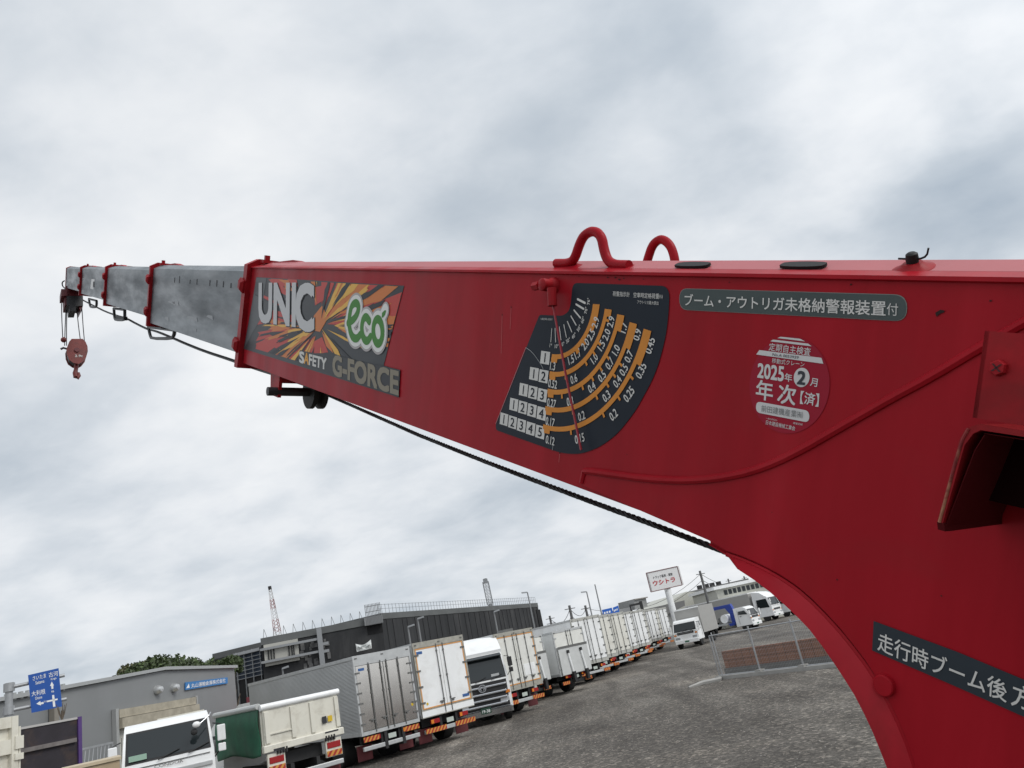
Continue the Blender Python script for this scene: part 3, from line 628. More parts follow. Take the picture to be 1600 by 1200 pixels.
FL(.0030).pix([ZU(*p) for p in ((505, 740), (640, 770), (760, 770), (830, 770), (1030, 840), (1310, 890), (1495, 935), (1480, 1205), (800, 975), (480, 865))]).done('nameplate_band', mat('vinyl_slate2', (.04, .044, .05), spec=.12, rough=.36), dec)
FL(.0037).text('S', ZU(503, 858), ZU(546, 872), ZU(505, 752), .06).text('FETY', ZU(597, 882), ZU(766, 930), ZU(600, 782), .06).done('lettering', WH, dec)
FL(.0037).text('A', ZU(548, 868), ZU(592, 882), ZU(552, 765), .06).done('lettering', mat('vinyl_amber', (.68, .33, .05), spec=.12, rough=.4), dec)
FL(.0037).text('G-FORCE', ZU(832, 978), ZU(1476, 1178), ZU(835, 790), .07).done('lettering', mat('vinyl_bronze', (.24, .215, .165), spec=.12, rough=.4), dec)
m = MB(); 
# ---- bolts, bracket, pocket
qb = fp(1387, 1069); m.lathe([(.0125, 0), (.0125, .0065), (.0112, .0080), (.001, .0082)], Wd(*qb, .004), BN, 24); bpart(m, 'plug_bolt', RED, smooth=25)
w_ = .13
q = [fp(1539, 517, w_), fp(1519.6, 652.5, w_)]; m = MB(); xr = .02
m.prism([Wd(q[0][0], q[0][1], w_), Wd(xr, q[0][1] - .002, w_), Wd(xr, q[1][1] - .002, w_), Wd(q[1][0], q[1][1], w_)], BN * -.004)
m.prism([Wd(q[0][0], q[0][1], w_), Wd(q[1][0], q[1][1], w_), Wd(q[1][0], q[1][1], .004), Wd(q[0][0], q[0][1], .004)], EX * .004)
brk2 = bpart(m, 'pocket_cover', REDW)
qc = fp(1562, 575, w_); m = MB(); m.lathe([(.0078, 0), (.0078, .004), (.0066, .0065), (.001, .0068)], Wd(*qc, w_), BN, 6)
bo = m.build('cover_screw', REDW, brk2); m = MB()
for s in (1, -1):
    for (u, v_) in ((.0035, .001),): m.poly([Wd(qc[0] + s * (-u) - v_, qc[1] - u, w_ + .0072), Wd(qc[0] + s * (-u) + v_, qc[1] - u, w_ + .0072), Wd(qc[0] + s * u + v_, qc[1] + u, w_ + .0072), Wd(qc[0] + s * u - v_, qc[1] + u, w_ + .0072)])
m.build('screw_slot', mat('slot_dark', (.05, .01, .012), rough=.8), bo)
# channel pocket: left wall and roof, open towards the near side
tl = fp(1509, 659, w_); bl = fp(1464, 815, w_); th = .0055
prof = [(bl[0], bl[1]), (tl[0] - .004, tl[1] - .02), (tl[0] + .001, tl[1] - .006), (tl[0] + .012, tl[1] + .0), (xr, tl[1] + .004), (xr, tl[1] + .004 - th), (tl[0] + .014, tl[1] - th), (tl[0] + .008, tl[1] - .010), (tl[0] + .002, tl[1] - .022), (bl[0] + th, bl[1])]
m = MB(); m.prism([Wd(a, b, w_) for a, b in prof], BN * -(w_ - .003)); pk = bpart(m, 'hose_pocket', REDW, smooth=25)
m = MB(); bb = fp(1476, 832, w_); fb = fp(1556, 820, .004)   # rounded lower tongue of the wall
m.prism([Wd(bl[0], bl[1] + .0, w_), Wd(bl[0] + .0005, bl[1] - .008, w_ - .003), Wd(bl[0] + .001, bb[1], w_ - .014), Wd(bl[0] + .001, bb[1] - .002, .003), Wd(bl[0], bl[1], .003)], EX * (th + .0012)); m.build('pocket_wall', mat('shade_maroon', (.085, .009, .011), rough=.8, spec=.05), pk)  # tongue's shade is put into its dark maroon
m = MB(); m.tube([Wd(a + th * .45, b, w_ + .0004) for a, b in prof[:3]] , .0015, 8, 1); m.build('rusty_rim', RUST, pk, smooth=True)
# near-black panel added in place of the deep shade inside the pocket
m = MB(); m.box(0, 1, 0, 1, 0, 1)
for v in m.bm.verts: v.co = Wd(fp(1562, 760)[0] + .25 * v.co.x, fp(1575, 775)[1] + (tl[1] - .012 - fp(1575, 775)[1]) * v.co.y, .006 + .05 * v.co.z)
m.build('pocket_shade_panel', PIT, pk)
m = MB(); m.prism([Wd(bl[0] + th + .0008, bl[1] - .004, w_ - .004), Wd(tl[0] + .004 + th, tl[1] - .026, w_ - .004), Wd(tl[0] + .016, tl[1] - th - .004, w_ - .004), Wd(tl[0] + .016, tl[1] - th - .004, .007), Wd(bl[0] + th + .0008, bl[1] - .004, .007)], EX * .0006); m.build('pocket_shade_lining', mat('shade_maroon', (.085, .009, .011), rough=.8, spec=.05), pk)  # thin sheet carrying the pocket's inner shade in its colour
m = MB(); m.prism([Wd(tl[0] + .016, tl[1] - th - .0025, w_ - .004), Wd(xr, tl[1] - th + .001, w_ - .004), Wd(xr, tl[1] - th + .001, .007), Wd(tl[0] + .016, tl[1] - th - .0025, .007)], EY * -.0006); m.build('pocket_shade_lining', mat('shade_maroon', (.035,) * 3), pk)  # shade under the pocket roof, painted as a dark sheet
# small dents / drips of paint
for px, py, ln in ((799, 480, 34), (785, 492, 60), (875, 708, 14), (602, 590, 0)):
    if not ln: continue
    FL(.0006).stroke([fp(px, py), fp(px - 1.5, py + ln)], .0014, sm=0).done('drip_mark', mat('drip', (.45, .06, .065), rough=.5))
    FL(.0007).disc(fp(px, py), .0016, 10).done('paint_nick', mat('chip_dark', (.02, .008, .008), rough=.9))

# ------------------------------------------------------------------ hoist rope, tip head and hook block
def taut(pts, off, r): return [fW(x, y, off) for x, y in pts]
tipO = -.17
m = MB()
rp = taut([(1160, 872), (1131, 861), (1060, 834.5), (1000, 812), (930, 786), (860, 760), (760, 722), (655, 680), (560, 638), (520, 620.5), (496, 610), (487, 602)], tipO, 0)
dn = []
for a, b in zip(rp, rp[1:]): n_ = max(2, int((b - a).length / .008)); dn += [a.lerp(b, k / n_) for k in range(n_)]
for st in range(4):                                   # four laid strands
    ang = 0; q_ = []
    for k, p in enumerate(dn): t_ = k * .008 / .055 * 2 * math.pi + st * math.pi / 2; q_.append(p + BN * (.0032 * math.cos(t_)) + EY * (.0032 * math.sin(t_)))
    m.tube(q_, .0029, 5)
m.tube(taut([(478, 601), (440, 588), (400, 576), (360, 562), (320, 549), (290, 537), (272, 529), (248, 519), (238, 516), (232, 515), (215, 507), (197, 497), (182, 493), (165, 487), (150, 479.5), (139, 474), (126, 467)], tipO, 0), .0085, 6, 1)
rope_o = m.build('hoist_rope', ROPE, None, smooth=True)
tag(rope_o, 'dark wire rope running under the red boom to its tip', 'wire rope')
# head under the tip
hA = SA[3] + .12; head_c = Wd(hA, -.235, -.17)
DH = V3((BD.x, BD.y, 0)).normalized(); UU = DH.cross(V3((0, 0, 1)))     # away from us / to the right
def Hp(u, z, w=0.0, o=None): return (o or head_c) + UU * u + V3((0, 0, z)) + DH * w
pxs = 1200 / 9.15; 
def hx(px, py, w=0.0):                                # pixel -> point on the upright plane through the tip
    r = ray(px, py); P = CAM_P + r * ((head_c - CAM_P).dot(DH) / r.dot(DH)); return P + DH * w
m = MB(); m.prism([hx(*p, -.1) for p in ((102, 452), (127, 462), (127.5, 483), (124, 490), (121, 483), (100, 482), (99, 466))], DH * .22); hd = bpart(m, 'tip_head', mat('dark_red_paint', (.10, .008, .012), rough=.5, var=.3, vscale=9))
m = MB(); m.prism([hx(*p, -.13) for p in ((94, 459), (103, 459), (104, 469), (94, 470))], DH * .2); m.build('tip_sheave_cover', mat('dark_red_paint', (.1, .008, .012)), hd)
m = MB(); m.prism([hx(*p, -.12) for p in ((102.5, 469), (128, 469), (128, 484), (117, 485), (116.5, 492), (107, 492), (106.5, 484), (102.5, 482))], DH * .2); m.build('overwind_switch', DKMET, hd)
m = MB(); m.tube([hx(102, 451), hx(97.5, 447), hx(97, 441), hx(101, 438.5)], .008, 6, 1); m.build('tip_cable', BLACK, hd, smooth=True)
m = MB()
for a, b in (((96, 474), (98, 527)), ((103, 484), (101, 540)), ((104.5, 484), (104, 540)), ((120, 484), (126, 535)), ((128, 482), (132.5, 540))): m.tube([hx(*a), hx((a[0] + b[0]) / 2 - .3, (a[1] + b[1]) / 2), hx(*b)], .0055, 6)
tag(m.build('hoist_falls', ROPE, None, smooth=True), 'thin grey rope falls holding the red hook block under the boom tip', 'wire rope')
blk_c = hx(118.5, 551)
hb = thing('hook_block', 'round red hook block with hook hanging below the boom tip', 'hook block', blk_c + V3((0, 0, -.45)))
def hpart(mb, nm, mt, parent=None, **k):
    o = mb.build(nm, mt, None, **k); o.parent = parent or hb
    if not parent: unshift(o, hb)
    return o
BR = mat('block_red', (.155, .018, .014), rough=.5, var=.25, vscale=10, dirt=(.06, .02, .015), dirt_amt=.6, dscale=8)
cheek = [(107, 538), (111, 533.5), (128, 533.5), (132.5, 538), (135.5, 545), (136, 553), (133.5, 562), (128, 569), (122, 572.5), (114, 571), (107, 566), (103.5, 558), (102.8, 549)]
m = MB(); m.prism([hx(*p, -.08) for p in cheek], DH * .012); ck = hpart(m, 'cheek_plate', BR)
m = MB(); m.lathe([(.03, -.012), (.03, 0), (.001, 0)], hx(119, 551, -.082), DH, 14); m.build('axle_nut', mat('dark_red_paint', (.1, .008, .012)), ck)
m = MB(); text_on(m, '2.9t', hx(116, 562, -.084), hx(128, 562, -.084), hx(116, 558.5, -.084), .02, 2); m.build('lettering', WH, ck)
m = MB(); m.prism([hx(p[0], p[1], -.068) for p in [(118.5 + (a - 118.5) * .9, 551 + (b - 551) * .9) for a, b in cheek]], DH * .13); hpart(m, 'sheave', DKMET)
m = MB(); m.prism([hx(*p, .062) for p in cheek], DH * .012); hpart(m, 'cheek_plate', BR)
m = MB(); m.tube([hx(119.5, 570), hx(118.5, 578), hx(117.5, 583), hx(118.5, 589), hx(121, 590.5), hx(123.5, 587), hx(123, 582)], [.028, .024, .03, .03, .026, .022, .012], 10); hpart(m, 'hook', BR, smooth=True)
m = MB(); m.ball(hx(99.5, 531), .035, 12, (1, 1, 1)); o_ = m.build('anti_two_block_weight', BR, None, smooth=True); o_.name = 'limit_switch_weight'
tag(o_, 'small round red weight on the rope left above the hook block', 'weight')
m = MB(); m.tube([hx(95, 545.5), hx(99, 543.5), hx(104, 545)], .014, 6); hpart(m, 'guard_pin', DKMET, smooth=True)
# ------------------------------------------------------------------ vehicles
WHT = mat('white_paint', (0.80, 0.81, 0.81), rough=.35, var=.05, vscale=1.2, dirt=(.5, .48, .43), dirt_amt=.35, dscale=1.6)
CREAM = mat('ivory_paint', (0.66, 0.64, 0.56), rough=.4, var=.06, vscale=1.5, dirt=(.36, .32, .25), dirt_amt=.55, dscale=2.5)
ALU = mat('corrugated_aluminium', (0.42, 0.43, 0.43), rough=.42, metal=.55, var=.08, vscale=1.0)
STN = mat('stainless_door', (0.62, 0.60, 0.57), rough=.15, metal=.95, var=.06, vscale=2)
FRM = mat('pale_frame', (0.50, 0.51, 0.51), rough=.4, metal=.4, var=.1, vscale=4)
ROD = mat('lock_rod_grey', (0.15, 0.15, 0.145), rough=.45, metal=.4)
TRIM = mat('orange_trim', (0.62, 0.30, 0.10), rough=.5, var=.08)
CHS = mat('chassis_black', (0.018, 0.018, 0.019), rough=.7, var=.3, vscale=5)
TYR = mat('tyre_black', (0.016, 0.016, 0.016), rough=.85)
RIM = mat('wheel_rim', (0.45, 0.45, 0.45), rough=.4, metal=.3)
GLS = mat('dark_glass', (0.016, 0.021, 0.023), rough=.06, spec=.5)
CHR = mat('chrome', (0.52, 0.53, 0.55), rough=.22, metal=1.0)
REDL = mat('red_lens', (0.30, 0.012, 0.014), rough=.25)
AMB = mat('amber_lens', (0.65, 0.2, 0.02), rough=.25)
LMP = mat('headlamp', (0.6, 0.62, 0.64), rough=.12, metal=.5)
FLAP = mat('mudflap_maroon', (0.12, 0.022, 0.026), rough=.7)
LBL = mat('label_blue', (0.03, 0.10, 0.28), rough=.5)
YEL = mat('label_yellow', (0.62, 0.42, 0.02), rough=.5)
def hazard():
    if 'hazard_stripes' in MATS: return MATS['hazard_stripes']
    m = bpy.data.materials.new('hazard_stripes'); m.use_nodes = True; t = m.node_tree; b = t.nodes['Principled BSDF']; b.inputs['Roughness'].default_value = .4
    tc_ = N('ShaderNodeTexCoord', t); sp = N('ShaderNodeSeparateXYZ', t); L(tc_.outputs['Object'], sp.inputs[0], t)
    x = math_n('ADD', math_n('MULTIPLY', sp.outputs[0], 1.0, t), math_n('MULTIPLY', sp.outputs[2], -0.8, t), t)
    fr = math_n('FRACT', math_n('MULTIPLY', x, 6.2, t), None, t)
    L(ramp(math_n('GREATER_THAN', fr, .5, t), [(0, (.56, .26, .05)), (1, (.34, .024, .016))], t), b.inputs['Base Color'], t)
    MATS['hazard_stripes'] = m; return m
HAZ = hazard()
def ridged(name, base, axis_scale, strength):
    m = base.copy(); m.name = name; t = m.node_tree; b = t.nodes['Principled BSDF']
    tc_ = N('ShaderNodeTexCoord', t); wv = N('ShaderNodeTexWave', t, bands_direction='Z'); wv.inputs['Scale'].default_value = axis_scale
    L(tc_.outputs['Object'], wv.inputs['Vector'], t); bp = N('ShaderNodeBump', t); bp.inputs['Strength'].default_value = strength; bp.inputs['Distance'].default_value = .02
    L(wv.outputs['Fac'], bp.inputs['Height'], t); L(bp.outputs[0], b.inputs['Normal'], t); return m
ALUR = ridged('ribbed_aluminium', ALU, 7.0, .4)

def wheel(root, x, y, r=.5, w=.28, out=1):
    m = MB(); m.lathe([(.3 * r / .5, 0), (r - .03, 0), (r, .03), (r, w - .03), (r - .03, w), (.3 * r / .5, w)], (x, y, r), (out, 0, 0), 22); t = m.build('wheel', TYR, root, smooth=30)
    m = MB(); m.lathe([(.30 * r / .5, w - .03), (.24 * r / .5, w - .1), (.12, w - .08), (.10, w - .02), (.001, w - .02)], (x, y, r), (out, 0, 0), 16); m.build('rim', RIM, t, smooth=30)
def rear_gear(root, W, z=1.0, flap=True, bumper=FRM, haz=True, haz_w=.62, haz_z=.62):
    m = MB(); m.box(-.42, -.32, .1, 3.0, .62, z - .02); m.box(.32, .42, .1, 3.0, .62, z - .02); m.box(-1.0, 1.0, .5, .6, .7, z - .05); m.build('chassis', CHS, root)
    m = MB(); m.box(-W / 2 + .05, W / 2 - .05, .04, .14, .48, .62, .015); m.build('rear_bumper', bumper, root)
    m = MB(); m.box(-.16, .16, .02, .035, .70, .86); m.build('rear_number_plate', mat('plate_pale', (.45, .5, .46), rough=.5), root)
    for s in (-1, 1):
        m = MB(); m.box(s * (W / 2 - .04) - .03, s * (W / 2 - .04) + .03, 2.6, 5.2, .55, .95); m.build('side_guard', FRM, root)
        m = MB(); m.box(s * (W / 2 - .55) - .2, s * (W / 2 - .55) + .2, .02, .10, .78, .93, .01); tl_ = m.build('tail_light', REDL, root)
        m = MB(); m.box(s * (W / 2 - .55) - .2, s * (W / 2 - .55) - .08 if s < 0 else s * (W / 2 - .55) - .09, .008, .02, .79, .92); m.build('turn_signal', AMB, tl_)
        if haz: m = MB(); m.box(s * (W / 2 - .06 - haz_w / 2) - haz_w / 2, s * (W / 2 - .06 - haz_w / 2) + haz_w / 2, .0, .03, haz_z - .03, haz_z + .13); m.build('hazard_plate', HAZ, root)
        if flap: m = MB(); m.box(s * (W / 2 - .36) - .3, s * (W / 2 - .36) + .3, .55, .57, .16, .66); m.build('mudflap', FLAP, root)
        wheel(root, s * (W / 2 - .55), 1.9, .45, .5, s)
def cab(root, W, y0, y1, zr, detail=True, style='plain', paint=None, glass_low=1.72, gt=.30):
    paint = paint or WHT
    prof = [(y0, .55), (y1 - .02, .55), (y1, .75), (y1 - .02, glass_low - .05), (y1 - .30, zr - gt), (y1 - .42, zr - gt * .4), (y1 - .7, zr), (y0, zr)]
    tw = lambda z: W / 2 - .10 * max(0, (z - 1.5) / (zr - 1.5)) ** 1.5
    m = MB(); m.loft([[V3((sx * (tw(z) - (.05 if abs(sx) == 1 and k_ == 1 else 0)), y, z)) for y, z in prof] for sx, k_ in ((-1, 0), (-.97, 0), (.97, 0), (1, 0))]); body = m.build('cab', paint, root, smooth=25)
    g0, g1 = glass_low, zr - gt - .02; yy = lambda z: y1 - .02 - .28 * (z - (glass_low - .05)) / (zr - gt + .05 - glass_low) + .012
    m = MB(); m.prism([(-W / 2 + .13, yy(g0), g0), (W / 2 - .13, yy(g0), g0), (W / 2 - .17, yy(g1), g1), (-W / 2 + .17, yy(g1), g1)], (0, -.03, 0)); ws = m.build('windshield', GLS, body)
    for s in (-1, 1):
        x = s * (tw(2.1) + .012)
        m = MB(); m.prism([(s * (tw(1.65) + .008), y0 + .45, 1.65), (s * (tw(1.55) + .008), y1 - .28, 1.55), (s * (tw(zr - .35) + .008), y1 - .52, zr - .35), (s * (tw(zr - .35) + .008), y0 + .48, zr - .35)], (-s * .03, 0, 0)); m.build('side_window', GLS, body)
        m = MB(); m.tube([(s * W / 2, y1 - .2, zr - .35), (s * (W / 2 + .16), y1 + .05, zr - .4), (s * (W / 2 + .18), y1 + .08, zr - .9), (s * W / 2, y1 - .08, zr - 1.15)], .016, 6); mr = m.build('mirror', CHS, body)
        m = MB(); m.box(s * (W / 2 + .17) - .10, s * (W / 2 + .17) + .10, y1 + .02, y1 + .11, zr - .80, zr - .42, .02); m.build('mirror_shell', WHT if style != 'chrome' else CHS, mr)
        m = MB(); m.box(s * (W / 2 + .17) - .09, s * (W / 2 + .17) + .09, y1 + .02, y1 + .10, zr - 1.05, zr - .86, .02); m.build('mirror_shell', WHT if style != 'chrome' else CHS, mr)
        wheel(root, s * (W / 2 - .30), (y0 + y1) / 2 + .1, .46, .28, s)
        m = MB(); m.box(s * (W / 2 - .32) - .2, s * (W / 2 - .32) + .2, y1 - .05, y1 + .035, .78, .98, .02); m.build('headlight', LMP, body)
    if detail:
        m = MB(); m.prism([(-W / 2 + .09, yy(g0 - .05) - .006, g0 - .05), (W / 2 - .09, yy(g0 - .05) - .006, g0 - .05), (W / 2 - .13, yy(g1 + .04) - .006, g1 + .04), (-W / 2 + .13, yy(g1 + .04) - .006, g1 + .04)], (0, -.03, 0)); m.build('windshield_seal', CHS, body)
        m = MB(); m.box(-W / 2 + .30, W / 2 - .30, y1 - .32, y1 - .22, g0 - .02, g0 + .05, .02); m.build('dashboard', FRM, body)
        for s in (-1, 1):
            m = MB(); m.box(s * (W / 2 + .004) - .006, s * (W / 2 + .004) + .006, y0 + .40, y0 + .415, .75, zr - .25); m.box(s * (W / 2 + .004) - .006, s * (W / 2 + .004) + .006, y0 + .55, y0 + .75, 1.42, 1.47); m.build('door_handle', CHS, body)
            m = MB(); m.box(s * (W / 2 - .14) - .10, s * (W / 2 - .14) + .10, y1 - .03, y1 + .02, 1.10, 1.22, .01); m.build('turn_signal', AMB, body)
        m = MB(); m.box(-W / 2 + .12, W / 2 - .12, y1 - .02, y1 + .006, g0 - .16, g0 - .145); m.build('nose_seam', ROD, body)
        m = MB()
        for cx in (-.45, .25): m.tube([(cx, y1 + .03, g0 - .06), (cx - .5, yy(g0 + .06) + .02, g0 + .09)], .014, 5)
        m.build('wiper', CHS, ws)
    if style != 'chrome':
        m = MB(); m.box(-W / 2 + .02, W / 2 - .02, y1 - .02, y1 + .10, .42, .72, .03); m.build('front_bumper', paint, root)
        m = MB(); m.box(-W * .34, W * .34, y1 - .02, y1 + .025, 1.16, 1.36, .01); g = m.build('grille', CHS, body)
        m = MB(); m.box(-W * .30, W * .30, y1 + .02, y1 + .035, 1.25, 1.275); m.build('grille_bar', CHR, g)
    m = MB(); m.box(-.19, .19, y1 + .10, y1 + .112, .5, .62); m.build('number_plate', mat('plate_green', (.03, .13, .07), rough=.5), root)
    m = MB(); m.box(-.42, -.32, 0.2, y1 - .3, .6, .8); m.box(.32, .42, .2, y1 - .3, .6, .8); m.build('chassis', CHS, root)
    return body
def cargo(root, W, L_, z0, H, side, roof=None):
    m = MB(); m.box(-W / 2, W / 2, .06, L_, z0, H, .012); b = m.build('cargo_box', side, root)
    m = MB()
    for s in (-1, 1):
        m.box(s * (W / 2 + .004) - .02, s * (W / 2 + .004) + .02, .05, L_ + .01, H - .10, H + .012); m.box(s * (W / 2 + .004) - .02, s * (W / 2 + .004) + .02, .05, L_ + .01, z0 - .01, z0 + .12)
    m.build('side_rail', FRM, b)
    return b
def rear_doors(root, W, z0, H, door, frame, header=.18, sill=.14, rods=2, trim=None, hinges=4, rodmat=None, splits=1):
    m = MB(); y = 0.0
    m.box(-W / 2, W / 2, y, .07, H - header, H + .015); m.box(-W / 2, W / 2, y, .07, z0 - .02, z0 + sill); m.box(-W / 2, -W / 2 + .07, y + .003, .07, z0 + sill, H - header); m.box(W / 2 - .07, W / 2, y + .003, .07, z0 + sill, H - header)
    fr = m.build('rear_frame', frame, root)
    m = MB()
    for cx in (-W / 2 + .12, 0, W / 2 - .12): m.box(cx - .05, cx + .05, -.025, 0.0, H - .10, H - .06, .008)
    m.build('marker_lamp', ROD, fr)
    for s in (-1, 1):
        x0, x1 = (-W / 2 + .08, -.006) if s < 0 else (.006, W / 2 - .08)
        m = MB()
        for k in range(splits):
            xa = x0 + (x1 - x0) * k / splits; xb = x0 + (x1 - x0) * (k + 1) / splits
            m.box(xa + .004, xb - .004, .012, .055, z0 + sill + .015, H - header - .015, .008)
        d = m.build('cargo_door', door, root)
        if trim:
            m = MB(); t_ = .045; za, zb = z0 + sill + .015, H - header - .015
            m.box(x0, x1, .002, .012, zb - t_, zb); m.box(x0, x1, .002, .012, za, za + t_)
            xo = x0 if s < 0 else x1 - t_; m.box(xo, xo + t_, .002, .012, za + t_, zb - t_); m.build('door_trim', trim, d)
        for k in range(rods):
            xr_ = s * (.13 + (.50 if k else 0)) if rods > 1 else s * .16
            m = MB(); m.cyl((xr_, -.02, z0 + .03), (xr_, -.02, H - header + .06), .017, n=8)
            for zz in (z0 + sill + .25, (z0 + H) / 2, H - header - .2): m.box(xr_ - .03, xr_ + .03, -.03, .012, zz - .03, zz + .03)
            m.build('lock_rod', rodmat or ROD, d)
            m = MB(); m.box(xr_ - .02, xr_ + .22 * (1 if s > 0 else -1) * 0 + .2 if s > 0 else xr_ + .02, -.04, -.02, z0 + .42, z0 + .46) if s > 0 else m.box(xr_ - .2, xr_ + .02, -.04, -.02, z0 + .42, z0 + .46)
            m.box(xr_ + s * .1 - .03, xr_ + s * .1 + .03, -.035, .012, z0 + .36, z0 + .44); m.build('lock_handle', rodmat or ROD, d)
        for k in range(hinges):
            zz = z0 + sill + .25 + (H - z0 - header - sill - .5) * k / (hinges - 1); xx = s * (W / 2 - .10)
            m = MB(); m.box(xx - .11, xx + .08, -.02, .012, zz - .03, zz + .03) if s > 0 else m.box(xx - .08, xx + .11, -.02, .012, zz - .03, zz + .03); m.build('hinge', ROD if trim or rods > 1 else FRM, d)
    return fr
def put(root, wp, ax, ay, az):                        # stand root so that local (ax, ay) comes over the world point; az = compass heading of its nose
    rz = -az; root.rotation_euler = (0, 0, rz); q = Matrix.Rotation(rz, 3, 'Z') @ V3((ax, ay, 0)); root.location = (wp.x - q.x, wp.y - q.y, 0)
ROWAZ = R_(-45)
# silver corrugated lorry
W_ = 2.46
t = thing('box_truck', 'silver box truck with ribbed aluminium sides and stainless rear doors', 'truck', group='box trucks parked in a row')
cargo(t, W_, 9.0, 1.0, 3.65, ALUR); rear_doors(t, W_, 1.0, 3.65, STN, FRM, header=.34, sill=.10, rods=2, hinges=6, splits=2, rodmat=ROD)
m = MB(); m.box(-W_ / 2 + .18, -W_ / 2 + .42, .002, .012, 3.12, 3.21); m.build('blue_label', LBL, t)
m = MB(); m.lathe([(.05, 0), (.05, .006), (.001, .006)], (W_ / 2 - .22, .012, 1.62), (0, -1, 0), 14); m.build('yellow_label', YEL, t)
rear_gear(t, W_, 1.0, haz_w=.62, haz_z=.80); cab(t, 2.4, 9.2, 11.2, 2.9, False)
m = MB(); m.box(-.32, -.2, .02, .5, .40, 1.0); m.box(.42, .54, .02, .5, .40, 1.0); m.build('bumper_stay', CHS, t)
put(t, ground(663, 1172), W_ / 2, 0, ROWAZ); SILV = ground(663, 1172)
# white lorry with orange trim, beside it
t = thing('box_truck', 'white box truck with orange door trim and a single pair of lock rods', 'truck', group='box trucks parked in a row')
cargo(t, W_, 8.5, 1.05, 3.72, WHT); rear_doors(t, W_, 1.05, 3.72, WHT, mat('weathered_frame', (.33, .32, .28), rough=.5, var=.2, vscale=6), header=.20, sill=.26, rods=1, trim=TRIM, hinges=4)
m = MB(); m.box(-W_ / 2 + .14, -W_ / 2 + .40, .0, .012, 3.3, 3.4); m.build('blue_label', LBL, t)
m = MB(); m.box(W_ / 2 - .48, W_ / 2 - .16, .0, .012, 1.44, 1.54); m.build('blue_label', LBL, t)
m = MB(); m.lathe([(.05, 0), (.05, .006), (.001, .006)], (-W_ / 2 + .3, .012, 1.5), (0, -1, 0), 14); m.build('yellow_label', YEL, t)
m = MB(); m.box(-W_ / 2, W_ / 2, -.004, 0, 1.06, 1.27); m.build('white_sill', WHT, t)
rear_gear(t, W_, 1.05, haz_w=.95, haz_z=.52); cab(t, 2.4, 8.7, 10.7, 2.9, False)
put(t, SILV + V3((.7071, .7071, 0)) * .15, -W_ / 2, 0, ROWAZ)
WHITE1 = t
# high-roof lorry facing us
t = thing('cab_truck', 'white high-roof lorry with chrome grille facing the camera between box trucks', 'truck')
b = cab(t, 2.45, 0.2, 2.4, 2.95, True, 'chrome', glass_low=1.80)
m = MB(); zr = 2.95; m.loft([[V3((s * w, y, z)) for y, z in ((.15, 2.85), (2.0, 2.78), (2.02, 2.92), (1.75, 3.15), (1.2, 3.42), (.15, 3.52))] for s, w in ((-1, 1.17), (-1, 1.10), (-1, .92), (1, .92), (1, 1.10), (1, 1.17))]); fx = m.build('roof_fairing', WHT, b, smooth=50)
for v in fx.data.vertices:
    if abs(v.co.x) < 1.0 and v.co.z > 3.0: v.co.z += .06
for k, z in enumerate((1.50, 1.22, .98, .76)):
    hw = 1.06 - .02 * k; m = MB(); m.box(-hw, hw, 2.36, 2.46 + .02 * k, z - .048, z + .048, .028); m.build('grille_bar', CHR, b)
m = MB(); m.box(-1.1, 1.1, 2.34, 2.41, .62, 1.68); m.build('grille', CHS, b)
m = MB(); m.hexa([(-1.08, 2.12, 2.70), (1.08, 2.12, 2.70), (1.08, 2.30, 2.64), (-1.08, 2.30, 2.64), (-1.08, 2.10, 2.78), (1.08, 2.10, 2.78), (1.08, 2.32, 2.68), (-1.08, 2.32, 2.68)]); m.build('sun_visor', GLS, b)
m = MB()
for k in range(20):
    a0, a1 = 2 * math.pi * k / 20, 2 * math.pi * (k + 1) / 20
    m.prism([(r * math.cos(a) * 1.1, 2.49, 1.47 + r * math.sin(a)) for r, a in ((.125, a0), (.16, a0), (.16, a1), (.125, a1))], (0, .02, 0))
for s in (-1, 1): m.prism([(s * .02, 2.49, 1.58), (s * .14, 2.49, 1.47), (s * .02, 2.49, 1.36), (s * .06, 2.49, 1.47)], (0, .02, 0))
m.build('emblem', CHR, b)
m = MB(); m.hexa([(-1.22, 2.3, .34), (1.22, 2.3, .34), (1.1, 2.52, .36), (-1.1, 2.52, .36), (-1.22, 2.3, .62), (1.22, 2.3, .62), (1.1, 2.54, .58), (-1.1, 2.54, .58)]); bp_ = m.build('front_bumper', CHR, t)
m = MB(); m.box(-.22, .22, 2.545, 2.556, .46, .70); pl_ = m.build('front_number_plate', mat('plate_dark_green', (.012, .05, .03), rough=.5), t)
m = MB(); text_on(m, '19-38', (.17, 2.5575, .50), (-.17, 2.5575, .50), (.17, 2.5575, .62), .02, 2); m.build('plate_lettering', WHT, pl_)
m = MB(); m.box(-.85, -.5, 2.3, 2.36, 1.86, 1.96); m.build('dashboard_note', FRM, b)
cargo(t, 2.46, -.1, 1.0, 3.5, WHT)
t.children[-1].name = 'cargo_box'
bx_ = MB(); bx_.box(-1.22, 1.22, -7.5, -.05, 1.0, 3.6, .01); bx_.build('cargo_box', WHT, t)
for s in (-1, 1): wheel(t, s * .75, -5.6, .46, .45, s)
put(t, ground(763, 1133), 0, 2.4, R_(167))
